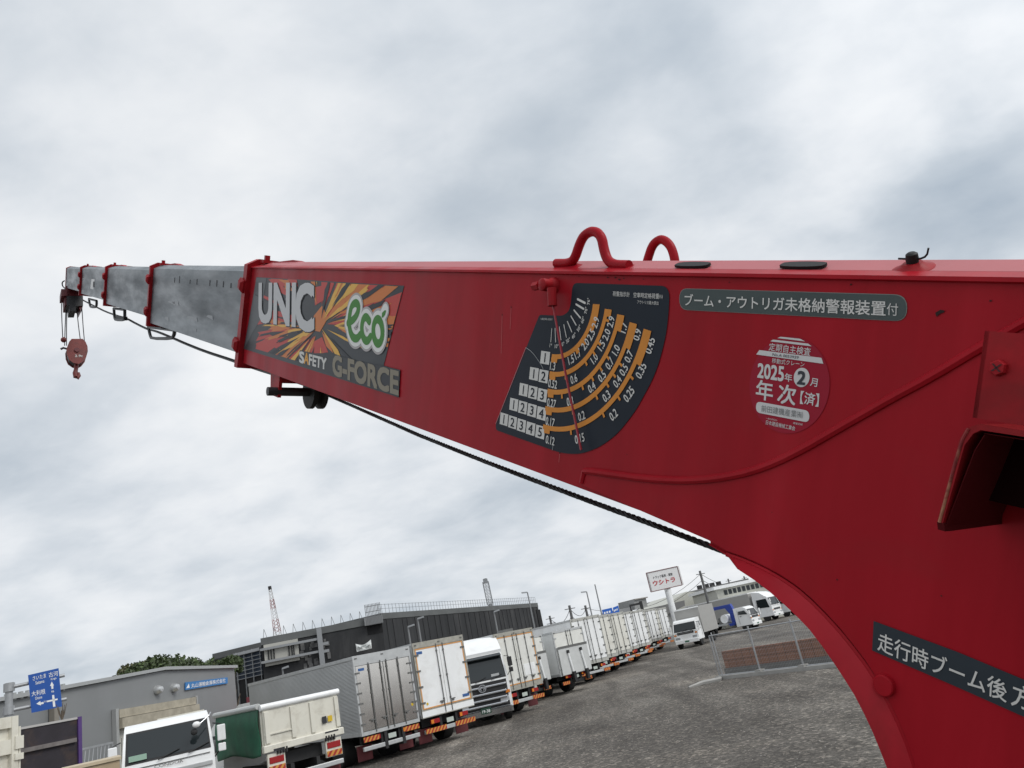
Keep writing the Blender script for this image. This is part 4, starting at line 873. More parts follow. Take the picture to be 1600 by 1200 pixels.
# second white lorry with orange trim
t = thing('box_truck', 'white box truck with orange door trim, four lock rods and red mudflap', 'truck', group='box trucks parked in a row')
CRW = mat('cream_white_paint', (0.70, 0.70, 0.66), rough=.4, var=.05, dirt=(.5, .47, .40), dirt_amt=.4, dscale=1.4)
cargo(t, W_, 8.5, 1.05, 3.58, WHT); rear_doors(t, W_, 1.05, 3.58, CRW, mat('weathered_frame', (.33, .32, .28)), header=.16, sill=.2, rods=2, trim=TRIM, hinges=5)
m = MB(); m.box(.25, .95, .001, .012, 1.55, 2.05); m.build('pale_patch', WHT, t)
m = MB(); m.box(-.5, .1, .1, .5, 3.59, 3.72); m.build('roof_unit', ROD, t)
rear_gear(t, W_, 1.05, haz_w=.7, haz_z=.50); cab(t, 2.4, 8.7, 10.7, 2.9, False)
put(t, ground(856, 1104), W_ / 2, 0, ROWAZ)
ORANGE2 = t
# tail-lift lorries
def taillift(label):
    t = thing('box_truck', label, 'truck', group='box trucks parked in a row'); W2, H = 2.3, 3.25
    SD = mat('grey_white_side', (.74, .75, .74), rough=.4, var=.06)
    cargo(t, W2, 7.2, .95, H, SD); rear_doors(t, W2, .95, H, CRW, FRM, header=.10, sill=.1, rods=1, hinges=4)
    m = MB(); m.box(-W2 / 2 + .1, W2 / 2 - .02, -.10, -.045, .95, 2.42, .01); g = m.build('lift_platform', mat('lift_grey', (.56, .57, .56), rough=.42, metal=.15, var=.07), t)
    m = MB(); m.box(-W2 / 2 + .1, W2 / 2 - .02, -.115, -.10, 2.3, 2.42); m.build('platform_edge', ROD, g)
    for x in (-.42, .55):
        m = MB(); m.cyl((x + .10, -.16, 1.0), (x, -.14, 2.05), .055, n=12); a = m.build('lift_ram', WHT, t, smooth=30)
        m = MB(); m.box(x - .07, x + .07, -.2, -.1, 2.02, 2.18, .01); m.build('ram_cap', CHS, a); m = MB(); m.box(x + .02, x + .2, -.25, -.06, .5, 1.05, .02); m.build('ram_bracket', CHS, a)
    rear_gear(t, W2, .95, flap=False, bumper=CHS, haz_w=.5, haz_z=.5); cab(t, 2.2, 7.4, 9.3, 2.7, False); return t
t = taillift('white box truck with folded grey tail lift and two white rams, full rear showing'); put(t, ground(930, 1073), 1.15, 0, R_(-42)); TL2 = t
t = taillift('white tail lift truck half hidden behind the orange-trimmed truck with red mudflap'); put(t, ground(866, 1090), 1.15, 0, R_(-42))
# far white row
def plain(label, door, rods, frame, H=3.8):
    t = thing('box_truck', label, 'truck', group='box trucks parked in a row')
    cargo(t, W_, 8.6, 1.05, H, WHT); rear_doors(t, W_, 1.05, H, door, frame, header=.16, sill=.18, rods=rods, hinges=5)
    rear_gear(t, W_, 1.05, flap=False, haz_w=.5, haz_z=.5); cab(t, 2.4, 8.8, 10.8, 2.9, False); return t
WF = mat('grey_white_frame', (.40, .40, .37), rough=.45, var=.12, vscale=5)
pA = plain('white box truck just right of the raised tail lift, nearest of the tall far row', WHT, 2, WF)
pB = plain('ivory box truck with close-set dark lock rods, second of the tall far row', mat('pale_ivory', (.70, .69, .63), rough=.4, var=.05, dirt=(.48, .45, .38), dirt_amt=.4, dscale=1.4), 2, WF)
far_lab = ['ivory box truck in the tall far row, third from the tail lift', 'grey-white box truck in the tall far row, fourth from the tail lift', 'broad bright white box truck under the grey cabin, fifth of the tall far row',
           'white box truck in the tall far row, sixth from the tail lift', 'white box truck in the tall far row, seventh from the tail lift', 'white box truck in the tall far row, second from its far end', 'white box truck closing the far row beside the facing delivery truck']
row = [pA, pB]
for k, lb in enumerate(far_lab):
    c = copy_tree((pB, pA, pA, pB, pA, pB, pA)[k]); c['label'] = lb; row.append(c)
FAR0, FAR1 = ground(958, 1058), ground(1056, 1009.5)
for k, c in enumerate(row): put(c, FAR0.lerp(FAR1, k / 8 + (0, .012, -.01, .015, 0, -.012, .01, -.008, 0)[k]) + V3((-.4, .5, 0)) * (0, .6, -.3, .4, -.5, .5, 0, .6, 0)[k], W_ / 2, 0, R_(-40 + (0, 1.5, -1, 2, -1.5, 1, -2, 1, 0)[k]))

# green-tarped tipper and the cab in front of it
t = thing('dump_truck', 'ivory tipper truck with green tarpaulin on its side and closed tailgate', 'truck')
W3 = 2.25; zt, zb = 2.62, 1.52
m = MB(); m.box(-W3 / 2, W3 / 2, .12, 3.4, zb, zt, .01); body = m.build('tipper_body', CREAM, t)
m = MB(); m.box(-W3 / 2 + .04, W3 / 2 - .04, .03, .12, zb + .08, zt - .04, .01); gate = m.build('tailgate', CREAM, t)
for x in (-W3 / 2 + .12, -.28, .28, W3 / 2 - .1): m = MB(); m.box(x - .06, x + .06, -.015, .03, zb + .2, zt - .12, .006); m.build('gate_rib', CREAM, gate)
m = MB(); m.box(-W3 / 2 + .05, -.34, -.005, .03, 1.92, 1.95); m.build('gate_bar', CREAM, gate)
m = MB(); m.cyl((-W3 / 2 - .02, .05, zt), (W3 / 2 + .02, .05, zt), .085, n=14); m.build('gate_top_bar', WHT, gate, smooth=30)
m = MB(); m.box(-W3 / 2 - .03, W3 / 2 + .03, -.03, .14, zb - .02, zb + .16, .02); m.build('gate_sill', CREAM, gate)
m = MB()
for x in (-.78, -.70, -.62, -.54, .60, .68, .76, .84): m = MB(); m.box(x - .022, x + .022, -.04, .03, zb - .10, zb + .04); m.build('gate_claw', CHS, gate)
m = MB(); m.box(.55, .68, -.012, .0, 1.88, 2.06); text_on(m, 'G', (.58, -.014, 1.90), (.65, -.014, 1.90), (.58, -.014, 2.03), .03, 2); m.build('black_emblem', mat('mark_black', (.03,) * 3), gate)
m = MB(); m.box(.72, .85, -.012, .0, 1.9, 2.05); m.build('yellow_label', YEL, gate)
m = MB(); m.box(.58, .98, -.036, -.03, 1.62, 1.66); m.box(-.9, -.6, -.036, -.03, 1.50, 1.56); m.build('dark_label', mat('mark_black', (.03,) * 3), gate)
for s in (-1, 1):
    m = MB(); m.box(s * .82 - .24, s * .82 + .24, .02, .10, 1.0, 1.46, .01); p_ = m.build('lamp_panel', CREAM, t)
    m = MB(); m.box(s * .82 - .2, s * .82 + .2, .0, .02, 1.22, 1.38, .01); m.build('tail_light', REDL, p_); m = MB(); m.box(s * .82 - .22, s * .82 + .22, .0, .02, 1.02, 1.16); m.build('hazard_plate', HAZ, p_)
    m = MB(); m.box(s * .82 - .22, s * .82 + .22, .2, .22, .25, .8); m.build('mudflap', FLAP, t); wheel(t, s * .55, 1.2, .45, .45, s)
m = MB(); m.box(-1.05, 1.05, -.02, .08, .78, .90, .015); m.build('rear_bumper', FRM, t)
m = MB(); m.box(-.42, -.32, .1, 4.4, .75, 1.1); m.box(.32, .42, .1, 4.4, .75, 1.1); m.box(-.6, .6, .3, 1.0, 1.1, 1.4); m.build('chassis', CHS, t)
GRN = mat('green_tarpaulin', (.017, .105, .058), rough=.6, var=.25, vscale=2.5)
m = MB(); nu, nv = 40, 16; gr = []
for i in range(nu + 1):
    c_ = []
    for j in range(nv + 1):
        y = .14 + 3.2 * i / nu; s = j / nv; z = zt + .03 - s * (1.18 + .05 * math.sin(y * 2.3))
        bul = .03 + .05 * math.sin(s * 3.1) + .022 * math.sin(y * 5 + s * 5.5) * s + .02 * math.sin(s * 9 - .6 * abs(y - 1.6)) * (.3 + s)
        c_.append(m.bm.verts.new((-W3 / 2 - bul, y, z)))
    gr.append(c_)
for i in range(nu):
    for j in range(nv): m.bm.faces.new((gr[i][j], gr[i + 1][j], gr[i + 1][j + 1], gr[i][j + 1]))
tp_ = m.build('tarpaulin', GRN, t, smooth=60); sd = tp_.modifiers.new('thick', 'SOLIDIFY'); sd.thickness = .012
m = MB(); m.cyl((-W3 / 2 - .04, .1, zt + .05), (-W3 / 2 - .04, 3.4, zt + .05), .075, n=12); m.build('tarp_roll', mat('tarp_tube', (.45, .46, .45), rough=.5), t, smooth=30)
cab(t, 2.0, 3.5, 4.85, 2.45, False)
put(t, at(533, 1120, 24), W3 / 2, 0, R_(-43))
t = thing('cab_truck', 'white cab truck with green dashboard card and round mirrors facing the camera', 'truck')
b = cab(t, 2.15, 0, 1.9, 2.86, True, 'plain', glass_low=2.0, gt=.20)
m = MB(); m.box(-.90, -.50, 1.90, 1.904, 2.02, 2.15)
for v in m.bm.verts: v.co.x *= -1
m.build('dashboard_card', mat('card_green', (.30, .45, .36), rough=.6), b)
m = MB(); m.tube([(-1.05, 1.5, 2.78), (-.98, 1.95, 2.72), (-.72, 2.12, 2.55)], .014, 6); mr = m.build('mirror', CHR, b)
m = MB(); m.ball((-.66, 2.12, 2.56), .10, 14, (1, .7, .75)); m.build('round_mirror', WHT, mr, smooth=True)
m = MB(); m.ball((-.60, 2.06, 2.40), .085, 14, (1, .6, 1)); m.build('round_mirror', CHS, mr, smooth=True)
m = MB(); text_on(m, 'CONDOR', (.34, 1.915, 1.76), (-.32, 1.915, 1.76), (.34, 1.915, 1.83), .0, 2); m.build('lettering', ROD, b)
m = MB(); m.box(-1.0, 1.0, 1.88, 1.93, 1.56, 1.66, .01); m.build('nose_vent', FRM, b)
m = MB(); m.box(-1.0, .2, -.3, -.1, 1.0, 2.9); m.box(-1.05, 1.05, -4.6, -.1, .9, 1.1); m.build('cargo_deck', CREAM, t)
for s in (-1, 1): wheel(t, s * .6, -3.2, .45, .45, s)
put(t, at(263, 1160, 23), 0, 1.9, R_(152))
# lorries at the right, beyond the fence
t = thing('delivery_truck', 'white cab delivery truck with grey box facing the camera by the fence corner', 'truck')
cab(t, 2.15, 0, 1.8, 2.35, True, glass_low=1.45); m = MB(); m.box(-1.12, 1.12, -5.2, -.1, .95, 3.22, .012); m.build('cargo_box', mat('grey_van_body', (.34, .335, .32), rough=.5, var=.05), t)
m = MB(); m.box(-1.13, 1.13, -.12, -.06, 3.12, 3.24); m.build('box_edge', WHT, t)
for s in (-1, 1): wheel(t, s * .55, -3.6, .42, .45, s)
put(t, ground(1077, 1012.5), 0, 1.8, R_(205))
t = thing('crane_truck', 'small white truck with folded blue loading crane behind its cab', 'truck')
cab(t, 2.0, 0, 1.7, 2.3, True, glass_low=1.45); BLU = mat('blue_crane', (.02, .05, .30), rough=.4, var=.1)
m = MB(); m.box(-.35, .35, -.75, -.15, .8, 2.0, .03); m.hexa([(-.22, -.8, 1.9), (.22, -.8, 1.9), (.22, -.25, 1.9), (-.22, -.25, 1.9), (-.22, -1.3, 2.75), (.22, -1.3, 2.75), (.22, -.5, 2.8), (-.22, -.5, 2.8)]); m.box(-.2, .2, -4.2, -.5, 2.5, 2.82, .02); m.box(-1.0, 1.0, -.75, -.2, .75, 1.0, .02); m.build('loading_crane', BLU, t)
m = MB(); m.box(-1.0, 1.0, -5.0, -.9, .9, 1.05); m.box(-1.0, 1.0, -5.0, -4.95, 1.05, 1.5); m.build('cargo_deck', FRM, t)
m = MB(); m.cyl((-.6, -1.4, 1.5), (.5, -1.4, 1.5), .42, n=16); m.build('tank', WHT, t, smooth=30)
m = MB(); m.box(-.95, -.3, -2.5, -1.3, 1.05, 1.7, .05); m.build('generator', ROD, t)
for s in (-1, 1): wheel(t, s * .55, -3.6, .4, .45, s)
put(t, ground(1183, 983), .4, 1.7, R_(128))
t = thing('cab_truck', 'large white high-roof lorry with long grey box behind the crane truck', 'truck')
b = cab(t, 2.45, 0, 2.3, 2.95, True, glass_low=1.8); m = MB(); m.loft([[V3((s * w, y, z)) for y, z in ((.05, 2.85), (1.7, 2.8), (1.6, 3.0), (1.1, 3.4), (.05, 3.6))] for s, w in ((-1, 1.15), (-1, 1.0), (1, 1.0), (1, 1.15))]); m.build('roof_fairing', WHT, b, smooth=30)
m = MB(); m.box(-1.23, 1.23, -9.5, -.35, 1.0, 3.62, .012); m.build('cargo_box', mat('grey_van_body', (.34, .335, .32)), t); m = MB(); m.box(-1.24, 1.24, -9.5, -.34, 3.55, 3.68); m.build('box_edge', WHT, t)
for s in (-1, 1): wheel(t, s * .6, -6.6, .46, .45, s)
put(t, ground(1214, 968), .9, 2.3, R_(130))
t = thing('cab_truck', 'white lorry cab half hidden by the crane foot, last on the right', 'truck')
cab(t, 2.4, 0, 2.1, 2.8, True, glass_low=1.75); m = MB(); m.box(-1.2, 1.2, -7.5, -.2, 1.0, 3.4, .012); m.build('cargo_box', WHT, t)
for s in (-1, 1): wheel(t, s * .6, -5, .46, .45, s)
put(t, ground(1243, 961), .8, 2.1, R_(132))
# ------------------------------------------------------------------ upright planes for things seen at a distance
class Wall:
    def __init__(s, A, B):
        s.A = V3((A.x, A.y, 0)); s.u = V3((B.x - A.x, B.y - A.y, 0)).normalized(); s.n = V3((s.u.y, -s.u.x, 0))
        if s.n.dot(CAM_P - s.A) < 0: s.n = -s.n
    def hit(s, px, py, off=0.0):
        r = ray(px, py); return CAM_P + r * (((s.A + s.n * off) - CAM_P).dot(s.n) / r.dot(s.n))
    def pt(s, t, z, off=0.0): return s.A + s.u * t + V3((0, 0, z)) + s.n * off
    def st(s, px, py, off=0.0):
        q = s.hit(px, py, off); return (q - s.A).dot(s.u), q.z
    def slab(s, mb, pts, off, thick):                 # pixels -> plate standing off the wall by off, thick towards the viewer
        mb.prism([s.hit(*p, off) for p in pts], s.n * thick); return mb
    def box(s, mb, t0, t1, z0, z1, o0, o1):
        P = lambda t, z, o: s.pt(t, z, o); mb.hexa([P(t0, z0, o0), P(t1, z0, o0), P(t1, z0, o1), P(t0, z0, o1), P(t0, z1, o0), P(t1, z1, o0), P(t1, z1, o1), P(t0, z1, o1)]); return mb
def root_at(name, label, cat, P, group=None): return thing(name, label, cat, (P.x, P.y, 0), 0, group)
def wpart(mb, name, m, root, parent=None, smooth=False, fix=True):
    o = mb.build(name, m, None, smooth, fix); o.parent = parent or root
    if parent is None: unshift(o, root)
    return o
# ---- grey warehouse
A_, B_ = at(115, 1163, 37), at(371, 1109, 47); WW = Wall(A_, B_)
WGR = ridged('warehouse_cladding', mat('warehouse_grey', (.205, .212, .215), rough=.55, var=.06, vscale=.5), 9.0, .15)
rw = root_at('warehouse', 'grey gabled warehouse with pale roller shutter and blue name sign', 'warehouse', A_)
P1, P2, P3 = WW.st(366, 1044), WW.st(255, 1048), WW.st(0, 1097)
lt = P3[0] - 6; lz = P3[1] + (P3[1] - P2[1]) / (P2[0] - P3[0]) * 6 * 1
prof = [(P1[0], 0), (P1[0], P1[1]), (P2[0], P2[1]), (lt, lz), (lt, 0)]
m = MB(); m.prism([WW.pt(t, z) for t, z in prof], WW.n * -22); wpart(m, 'wall', WGR, rw)
m = MB(); m.prism([WW.pt(t, z + dz, .15) for t, z, dz in ((P1[0] + .12, P1[1] - .03, .02), (P2[0], P2[1], .02), (lt, lz, .02), (lt, lz, .16), (P2[0], P2[1], .16), (P1[0] + .12, P1[1] - .03, .16))], WW.n * -22.3); wpart(m, 'roof', mat('roof_trim_grey', (.33, .34, .34), rough=.5), rw)
m = MB(); sh = [(180, 1108), (299, 1092), (303, 1170), (190, 1230)]
s0, s1 = WW.st(181, 1130)[0], WW.st(301, 1110)[0]; zt_ = (WW.st(181, 1110)[1] + WW.st(299, 1087)[1]) / 2
m = MB(); WW.box(m, s0, s1, 0, zt_ - .75, .02, .05); sp = wpart(m, 'shutter', mat('shutter_ivory', (.46, .455, .41), rough=.6, var=.05, vscale=.7), rw)
m = MB(); WW.box(m, s0 - .05, s1 + .05, zt_ - .80, zt_ - .40, .02, .35); WW.box(m, s0 - .05, s1 + .05, zt_ - .38, zt_ - .05, .02, .22); wpart(m, 'shutter_box', mat('weathered_beige', (.36, .325, .255), rough=.7, var=.2, vscale=2.5), rw, sp)
for x, nm in ((s0 - .18, 'shutter_guide'), (s1 + .06, 'shutter_guide')): m = MB(); WW.box(m, x - .09, x + .09, 0, zt_, .02, .22); wpart(m, nm, mat('guide_grey', (.33, .335, .33), rough=.5), rw, sp)
for px, py in ((244, 1078.5), (270, 1075)):
    t0, z0 = WW.st(px, py); m = MB(); c = WW.pt(t0, z0)
    m.lathe([(.001, 0), (.2, 0), (.2, .14), (.12, .30), (.001, .32)], c, WW.n, 14); wpart(m, 'vent_hood', mat('vent_steel', (.55, .56, .56), rough=.3, metal=.6), rw, smooth=30)
sg = [(288.5, 1066.5), (354.5, 1058.5), (354.5, 1068), (288.5, 1078.5)]
m = MB(); WW.slab(m, sg, .03, .05); sn = wpart(m, 'name_sign', mat('sign_blue', (.03, .17, .42), rough=.45), rw)
m = MB(); H_ = lambda x, y: WW.hit(x, y, .09); text_on(m, '丸山運輸倉庫株式会社', H_(299, 1075), H_(352.5, 1066), H_(299, 1068), .012, 2)
a, b2, c = H_(291, 1075.5), H_(296.5, 1074.5), H_(295, 1068); m.poly([a, b2, c]); wpart(m, 'lettering', mat('sign_white', (.75, .76, .76), rough=.5), rw, sn)
m = MB()
for k in range(9): t0, z0 = WW.st(8 + k * 11, 1097 - k * 2.1); m.box(0, 0, 0, 0, 0, 0) if False else WW.box(m, t0 - .06, t0 + .06, lz * 0 + z0 + .02, z0 + .26, .0, .12)
wpart(m, 'eave_bracket', mat('roof_trim_grey', (.33,) * 3), rw)
m = MB(); t0, z0 = WW.st(78.5, 1115); WW.box(m, t0 - .12, t0 + .12, 0, z0 + .9, .05, .28); wpart(m, 'downpipe', mat('pipe_brown', (.22, .20, .17), rough=.6), rw)
# galvanised rack leaning by the wall
RK = Wall(at(128, 1178, 30), at(175, 1170, 30.8)); q = [RK.st(128, 1196), RK.st(176, 1161)]
rr = root_at('metal_rack', 'grey metal rack with slanting bars standing against the warehouse', 'rack', RK.A)
GAL = mat('galvanised', (.36, .37, .38), rough=.45, metal=.5, var=.1, vscale=6)
m = MB(); zt2, zb2 = RK.st(150, 1166)[1], RK.st(150, 1194)[1]; L0, L1 = q[0][0], q[1][0]
for z in (zt2, zb2): RK.box(m, L0, L1, z - .03, z + .03, -.03, .03)
wpart(m, 'rail', GAL, rr)
for k in range(9):
    x = L0 + (L1 - L0) * k / 8; m = MB(); m.cyl(RK.pt(x - .08, zb2 if k % 4 else 0), RK.pt(x, zt2), .022, n=6); wpart(m, 'bar', GAL, rr)
# ---- trees behind the warehouse
LEAFS = []
def leafmat(nm, c):
    m = bpy.data.materials.new(nm); m.use_nodes = True; t = m.node_tree; b = t.nodes['Principled BSDF']; b.inputs['Roughness'].default_value = .6
    g = N('ShaderNodeNewGeometry', t); L(ramp(g.outputs['Random Per Island'], [(0, tuple(x * .5 for x in c)), (.6, c), (1, tuple(x * 1.7 for x in c))], t), b.inputs['Base Color'], t); return m
LEAF = [leafmat('foliage_green', (.040, .062, .018)), leafmat('foliage_olive', (.062, .066, .022))]
BARK = mat('bark', (.10, .08, .06), rough=.9, var=.3, vscale=4)
def tree(px, py_top, dist, rad, label, seed, lm):
    rn = random.Random(seed); top = at(px, py_top, dist); h = top.z + rad * .12
    root = root_at('broadleaf_tree', label, 'tree', top, 'trees behind the warehouse'); base = V3((top.x, top.y, 0))
    m = MB(); m.tube([base, base + V3((.1, 0, h * .4)), base + V3((0, .1, h * .8))], [.28, .2, .08], 8)
    for k in range(6):
        a = k * 1.05 + rn.random(); m.tube([base + V3((0, 0, h * (.35 + .06 * k))), base + V3((math.cos(a) * rad * .6, math.sin(a) * rad * .6, h * (.6 + .05 * k)))], [.1, .03], 6)
    wpart(m, 'trunk', BARK, root)
    m = MB(); blobs = [(V3((rn.uniform(-.7, .7) * rad, rn.uniform(-.7, .7) * rad, h - rad * (.35 + abs(rn.gauss(0, .45))))), rad * rn.uniform(.22, .42)) for _ in range(26)]
    blobs.append((V3((0, 0, h - rad * .3)), rad * .3))
    for c, r in blobs:
        for _ in range(int(260 * (r / rad) / .3)):
            d_ = V3((rn.gauss(0, 1), rn.gauss(0, 1), rn.gauss(0, 1))).normalized(); p = base + c + d_ * r * rn.uniform(.55, 1.05)
            u = V3((rn.gauss(0, 1), rn.gauss(0, 1), rn.gauss(0, 1))).normalized(); v = u.orthogonal().normalized(); s = rn.uniform(.08, .20)
            m.poly([p - u * s, p + v * s * .55, p + u * s, p - v * s * .55])
    wpart(m, 'crown', LEAF[lm], root, fix=False)
tree(212, 1040, 66, 1.6, 'dark round tree at the left end of the clump behind the warehouse', 3, 1)
tree(236, 1033, 64, 2.3, 'tallest tree with ragged crown, second from left behind the warehouse', 4, 0)
tree(268, 1035, 68, 2.4, 'olive-green rounded tree near the middle of the clump above the roof ridge', 5, 1)
tree(300, 1033, 67, 2.4, 'broad spreading tree second from the right behind the warehouse', 6, 0)
tree(333, 1038, 70, 1.5, 'small tree at the right end of the clump above the warehouse sign', 8, 1)
tree(359, 1028, 58, .8, 'tree between the warehouse and the blue scaffold', 9, 0)
# ---- road sign on its arm
SG = Wall(at(14, 1090, 29), at(100, 1070, 29.0)); PST = SG.st(14, 1090)
rs_ = root_at('road_sign', 'blue direction sign with white arrows on a grey cantilever post', 'road sign', SG.pt(PST[0], 0))
m = MB(); zt3 = SG.st(15, 1069)[1]; m.cyl(SG.pt(PST[0], 0), SG.pt(PST[0], zt3), .105, n=14); m.cyl(SG.pt(PST[0], zt3), SG.pt(PST[0], zt3 + .04), .12, n=14); wpart(m, 'post', GAL, rs_, smooth=30)
for a, b2 in (((12, 1075), (101, 1055)), ((13, 1111), (104, 1092))):
    m = MB(); m.cyl(SG.hit(*a, .02), SG.hit(*b2, .02), .055, n=10); ar = wpart(m, 'arm', GAL, rs_, smooth=30); m = MB(); t0, z0 = SG.st(15.5, a[1] - 1); m.cyl(SG.pt(PST[0], z0 - .12), SG.pt(PST[0], z0 + .12), .15, n=12); wpart(m, 'clamp', GAL, rs_, ar, smooth=30)
bl_ = [(43.7, 1055), (91.5, 1044), (97, 1104), (49.3, 1114)]
m = MB(); SG.slab(m, bl_, .10, .03); bp2 = wpart(m, 'sign_board', mat('road_sign_blue', (.010, .075, .33), rough=.4), rs_)
ZS = lambda x, y: SG.hit(x / 6, 1000 + y / 6, .135)
m = MB(); T = lambda s_, bl, br, tl, bo=.0: text_on(m, s_, ZS(*bl), ZS(*br), ZS(*tl), bo, 2)
T('さいたま', (308, 382), (432, 352), (306, 342), .008); T('Saitama', (334, 418), (416, 398), (332, 388), .01); T('古河', (458, 352), (545, 334), (455, 306), .006); T('Koga', (478, 384), (530, 370), (476, 358), .01)
T('大利根', (298, 530), (426, 504), (295, 482), .008); T('Otone', (330, 562), (396, 546), (328, 534), .01); T('46', (480, 496), (508, 490), (478, 474)); T('316', (412, 588), (440, 582), (410, 570))
for poly in (((468, 432), (486, 390), (506, 426)), ((480, 428), (498, 424), (501, 456), (483, 460)), ((488, 518), (508, 514), (520, 624), (498, 628)), ((440, 568), (540, 548), (541, 562), (442, 584)), ((340, 598), (378, 572), (384, 614)), ((378, 586), (408, 580), (410, 598), (380, 604))): m.poly([ZS(*p) for p in poly])
wpart(m, 'lettering', mat('sign_white', (.75,) * 3), rs_, bp2, fix=False)
# bare little tree beside the sign
r0 = root_at('bare_tree', 'small leafless tree with forked twigs behind the purple truck body', 'tree', at(97, 1120, 27)); g0 = V3((r0.location.x, r0.location.y, 0)); tp0 = at(97, 1110, 27)
m = MB(); m.tube([g0, V3((g0.x, g0.y, tp0.z))], [.05, .03], 6)
wpart(m, 'trunk', BARK, r0); m = MB()
for q in ((91, 1104), (101, 1101), (104, 1099), (88, 1101), (98, 1098)): e = at(*q, 27); k0 = V3((g0.x, g0.y, tp0.z - .25)); m.tube([k0, k0.lerp(e, .5) + V3((0, 0, -.05)), e], [.02, .014, .008], 5)
wpart(m, 'twigs', BARK, r0)
# ---- purple open body and white container at the left edge
PB = Wall(at(30, 1160, 14.5), at(127, 1140, 15.0))
pr = root_at('truck_body', 'purple truck body with dark rusty inner wall beside the ivory container', 'truck body', PB.A)
PUR = mat('purple_paint', (.075, .035, .16), rough=.5, var=.15, vscale=3); DKW = mat('scuffed_dark_wall', (.020, .016, .022), rough=.7, var=.3, vscale=3, dirt=(.085, .05, .03), dirt_amt=.8, dscale=2.2)
t0, z0 = PB.st(29, 1142); t1, z1 = PB.st(126, 1119); zt4 = (z0 + z1) / 2
m = MB(); PB.box(m, t0, t1, 1.0, zt4, -2.2, -2.1); wpart(m, 'rear_wall', DKW, pr)
m = MB(); PB.box(m, t0, t1 - .06, 1.3, zt4 - .01, -.04, 0); dkw = wpart(m, 'tailgate', DKW, pr)
m = MB(); zz = PB.st(60, 1168)[1]; PB.box(m, t0, t1 - .1, zz - .03, zz + .03, 0, .05); wpart(m, 'rib', mat('worn_grey_edge', (.15, .135, .13), rough=.7, var=.3, vscale=8), pr, dkw)
m = MB(); PB.box(m, t0, t1 - .06, zt4 - .012, zt4 + .02, -.05, .015); wpart(m, 'top_edge', mat('worn_pale_edge', (.42, .41, .40), rough=.6), pr, dkw)
m = MB(); PB.box(m, t1 - .06, t1, .9, zt4 + .02, -2.2, .03); wpart(m, 'side_post', PUR, pr)
m = MB(); PB.box(m, t0, t1, .9, 1.3, -2.2, -.02); wpart(m, 'body_floor', PUR, pr)
for s in (.3, 1.0): 
    m = MB(); m.cyl(PB.pt(s, .45, -1.6), PB.pt(s + .25, .45, -1.6), .45, n=18); wpart(m, 'wheel', TYR, pr)
cr_ = root_at('container', 'ivory steel container with ribbed door and hinge bars at the left edge', 'container', at(12, 1150, 13))
CB = Wall(at(0, 1160, 13), at(29, 1152, 13.2)); a1, z1 = CB.st(29, 1118); 
m = MB(); CB.box(m, -2.3, a1 - .04, .55, z1, -5, 0); wpart(m, 'container_wall', CREAM, cr_)
m = MB()
z_ = z1
for zz, hh in ((z1 - .07, .07), (CB.st(10, 1168)[1], .09)): CB.box(m, -2.3, a1 - .14, zz - hh, zz + hh, 0, .05)
CB.box(m, a1 - .16, a1 - .06, .6, z1, 0, .06); wpart(m, 'door_frame', CREAM, cr_)
m = MB(); m.cyl(CB.pt(a1 - .02, .6, .03), CB.pt(a1 - .02, z1 - .14, .03), .022, n=8); hb_ = wpart(m, 'hinge_bar', CREAM, cr_)
for zz in (z1 - .3, CB.st(28, 1165)[1], CB.st(28, 1182)[1]): m = MB(); CB.box(m, a1 - .12, a1 + .01, zz - .04, zz + .04, .05, .08); wpart(m, 'hinge', CREAM, cr_, hb_)
c0_ = CB.st(8, 1132); m = MB(); m.lathe([(.045, 0), (.045, .004), (.001, .004)], CB.pt(c0_[0], c0_[1], .001), CB.n, 14); wpart(m, 'round_label', mat('label_teal', (.03, .12, .13), rough=.5), cr_)
BB = Wall(at(96, 1192, 11.8), at(187, 1186, 11.8)); bt0, bz0 = BB.st(96, 1195); bt1, bz1 = BB.st(187, 1189)
br_ = root_at('storage_box', 'beige flat-topped steel box low in front of the purple truck body', 'box', BB.A); m = MB()
zt5 = (bz0 + bz1) / 2; BB.box(m, bt0, bt1, .35, zt5 - .04, -1.0, 0); wpart(m, 'box_body', mat('beige_paint', (.40, .31, .20), rough=.6, var=.15, vscale=4), br_)
m = MB(); BB.box(m, bt0 - .02, bt1 + .02, zt5 - .035, zt5, -1.02, .02); wpart(m, 'lid', mat('beige_lid', (.48, .40, .28), rough=.6, var=.15, vscale=4), br_)
m = MB(); BB.box(m, bt0 + .02, bt1 - .02, 0, .35, -.95, -.05); wpart(m, 'plinth', CHS, br_)
# red cab glimpsed between the tarp and the silver lorry
rc = root_at('cab_truck', 'red truck cab glimpsed behind the green tarpaulin and the silver truck', 'truck', at(416, 1095, 45)); rc.rotation_euler = (0, 0, R_(-140))
cab(rc, 2.2, 0, 2.0, 3.2, False, paint=mat('cab_red', (.32, .03, .05), rough=.4))
m = MB(); m.box(-1.1, 1.1, -5, -.1, .9, 2.2); m.build('cargo_box', mat('cab_red', (.3,) * 3), rc)
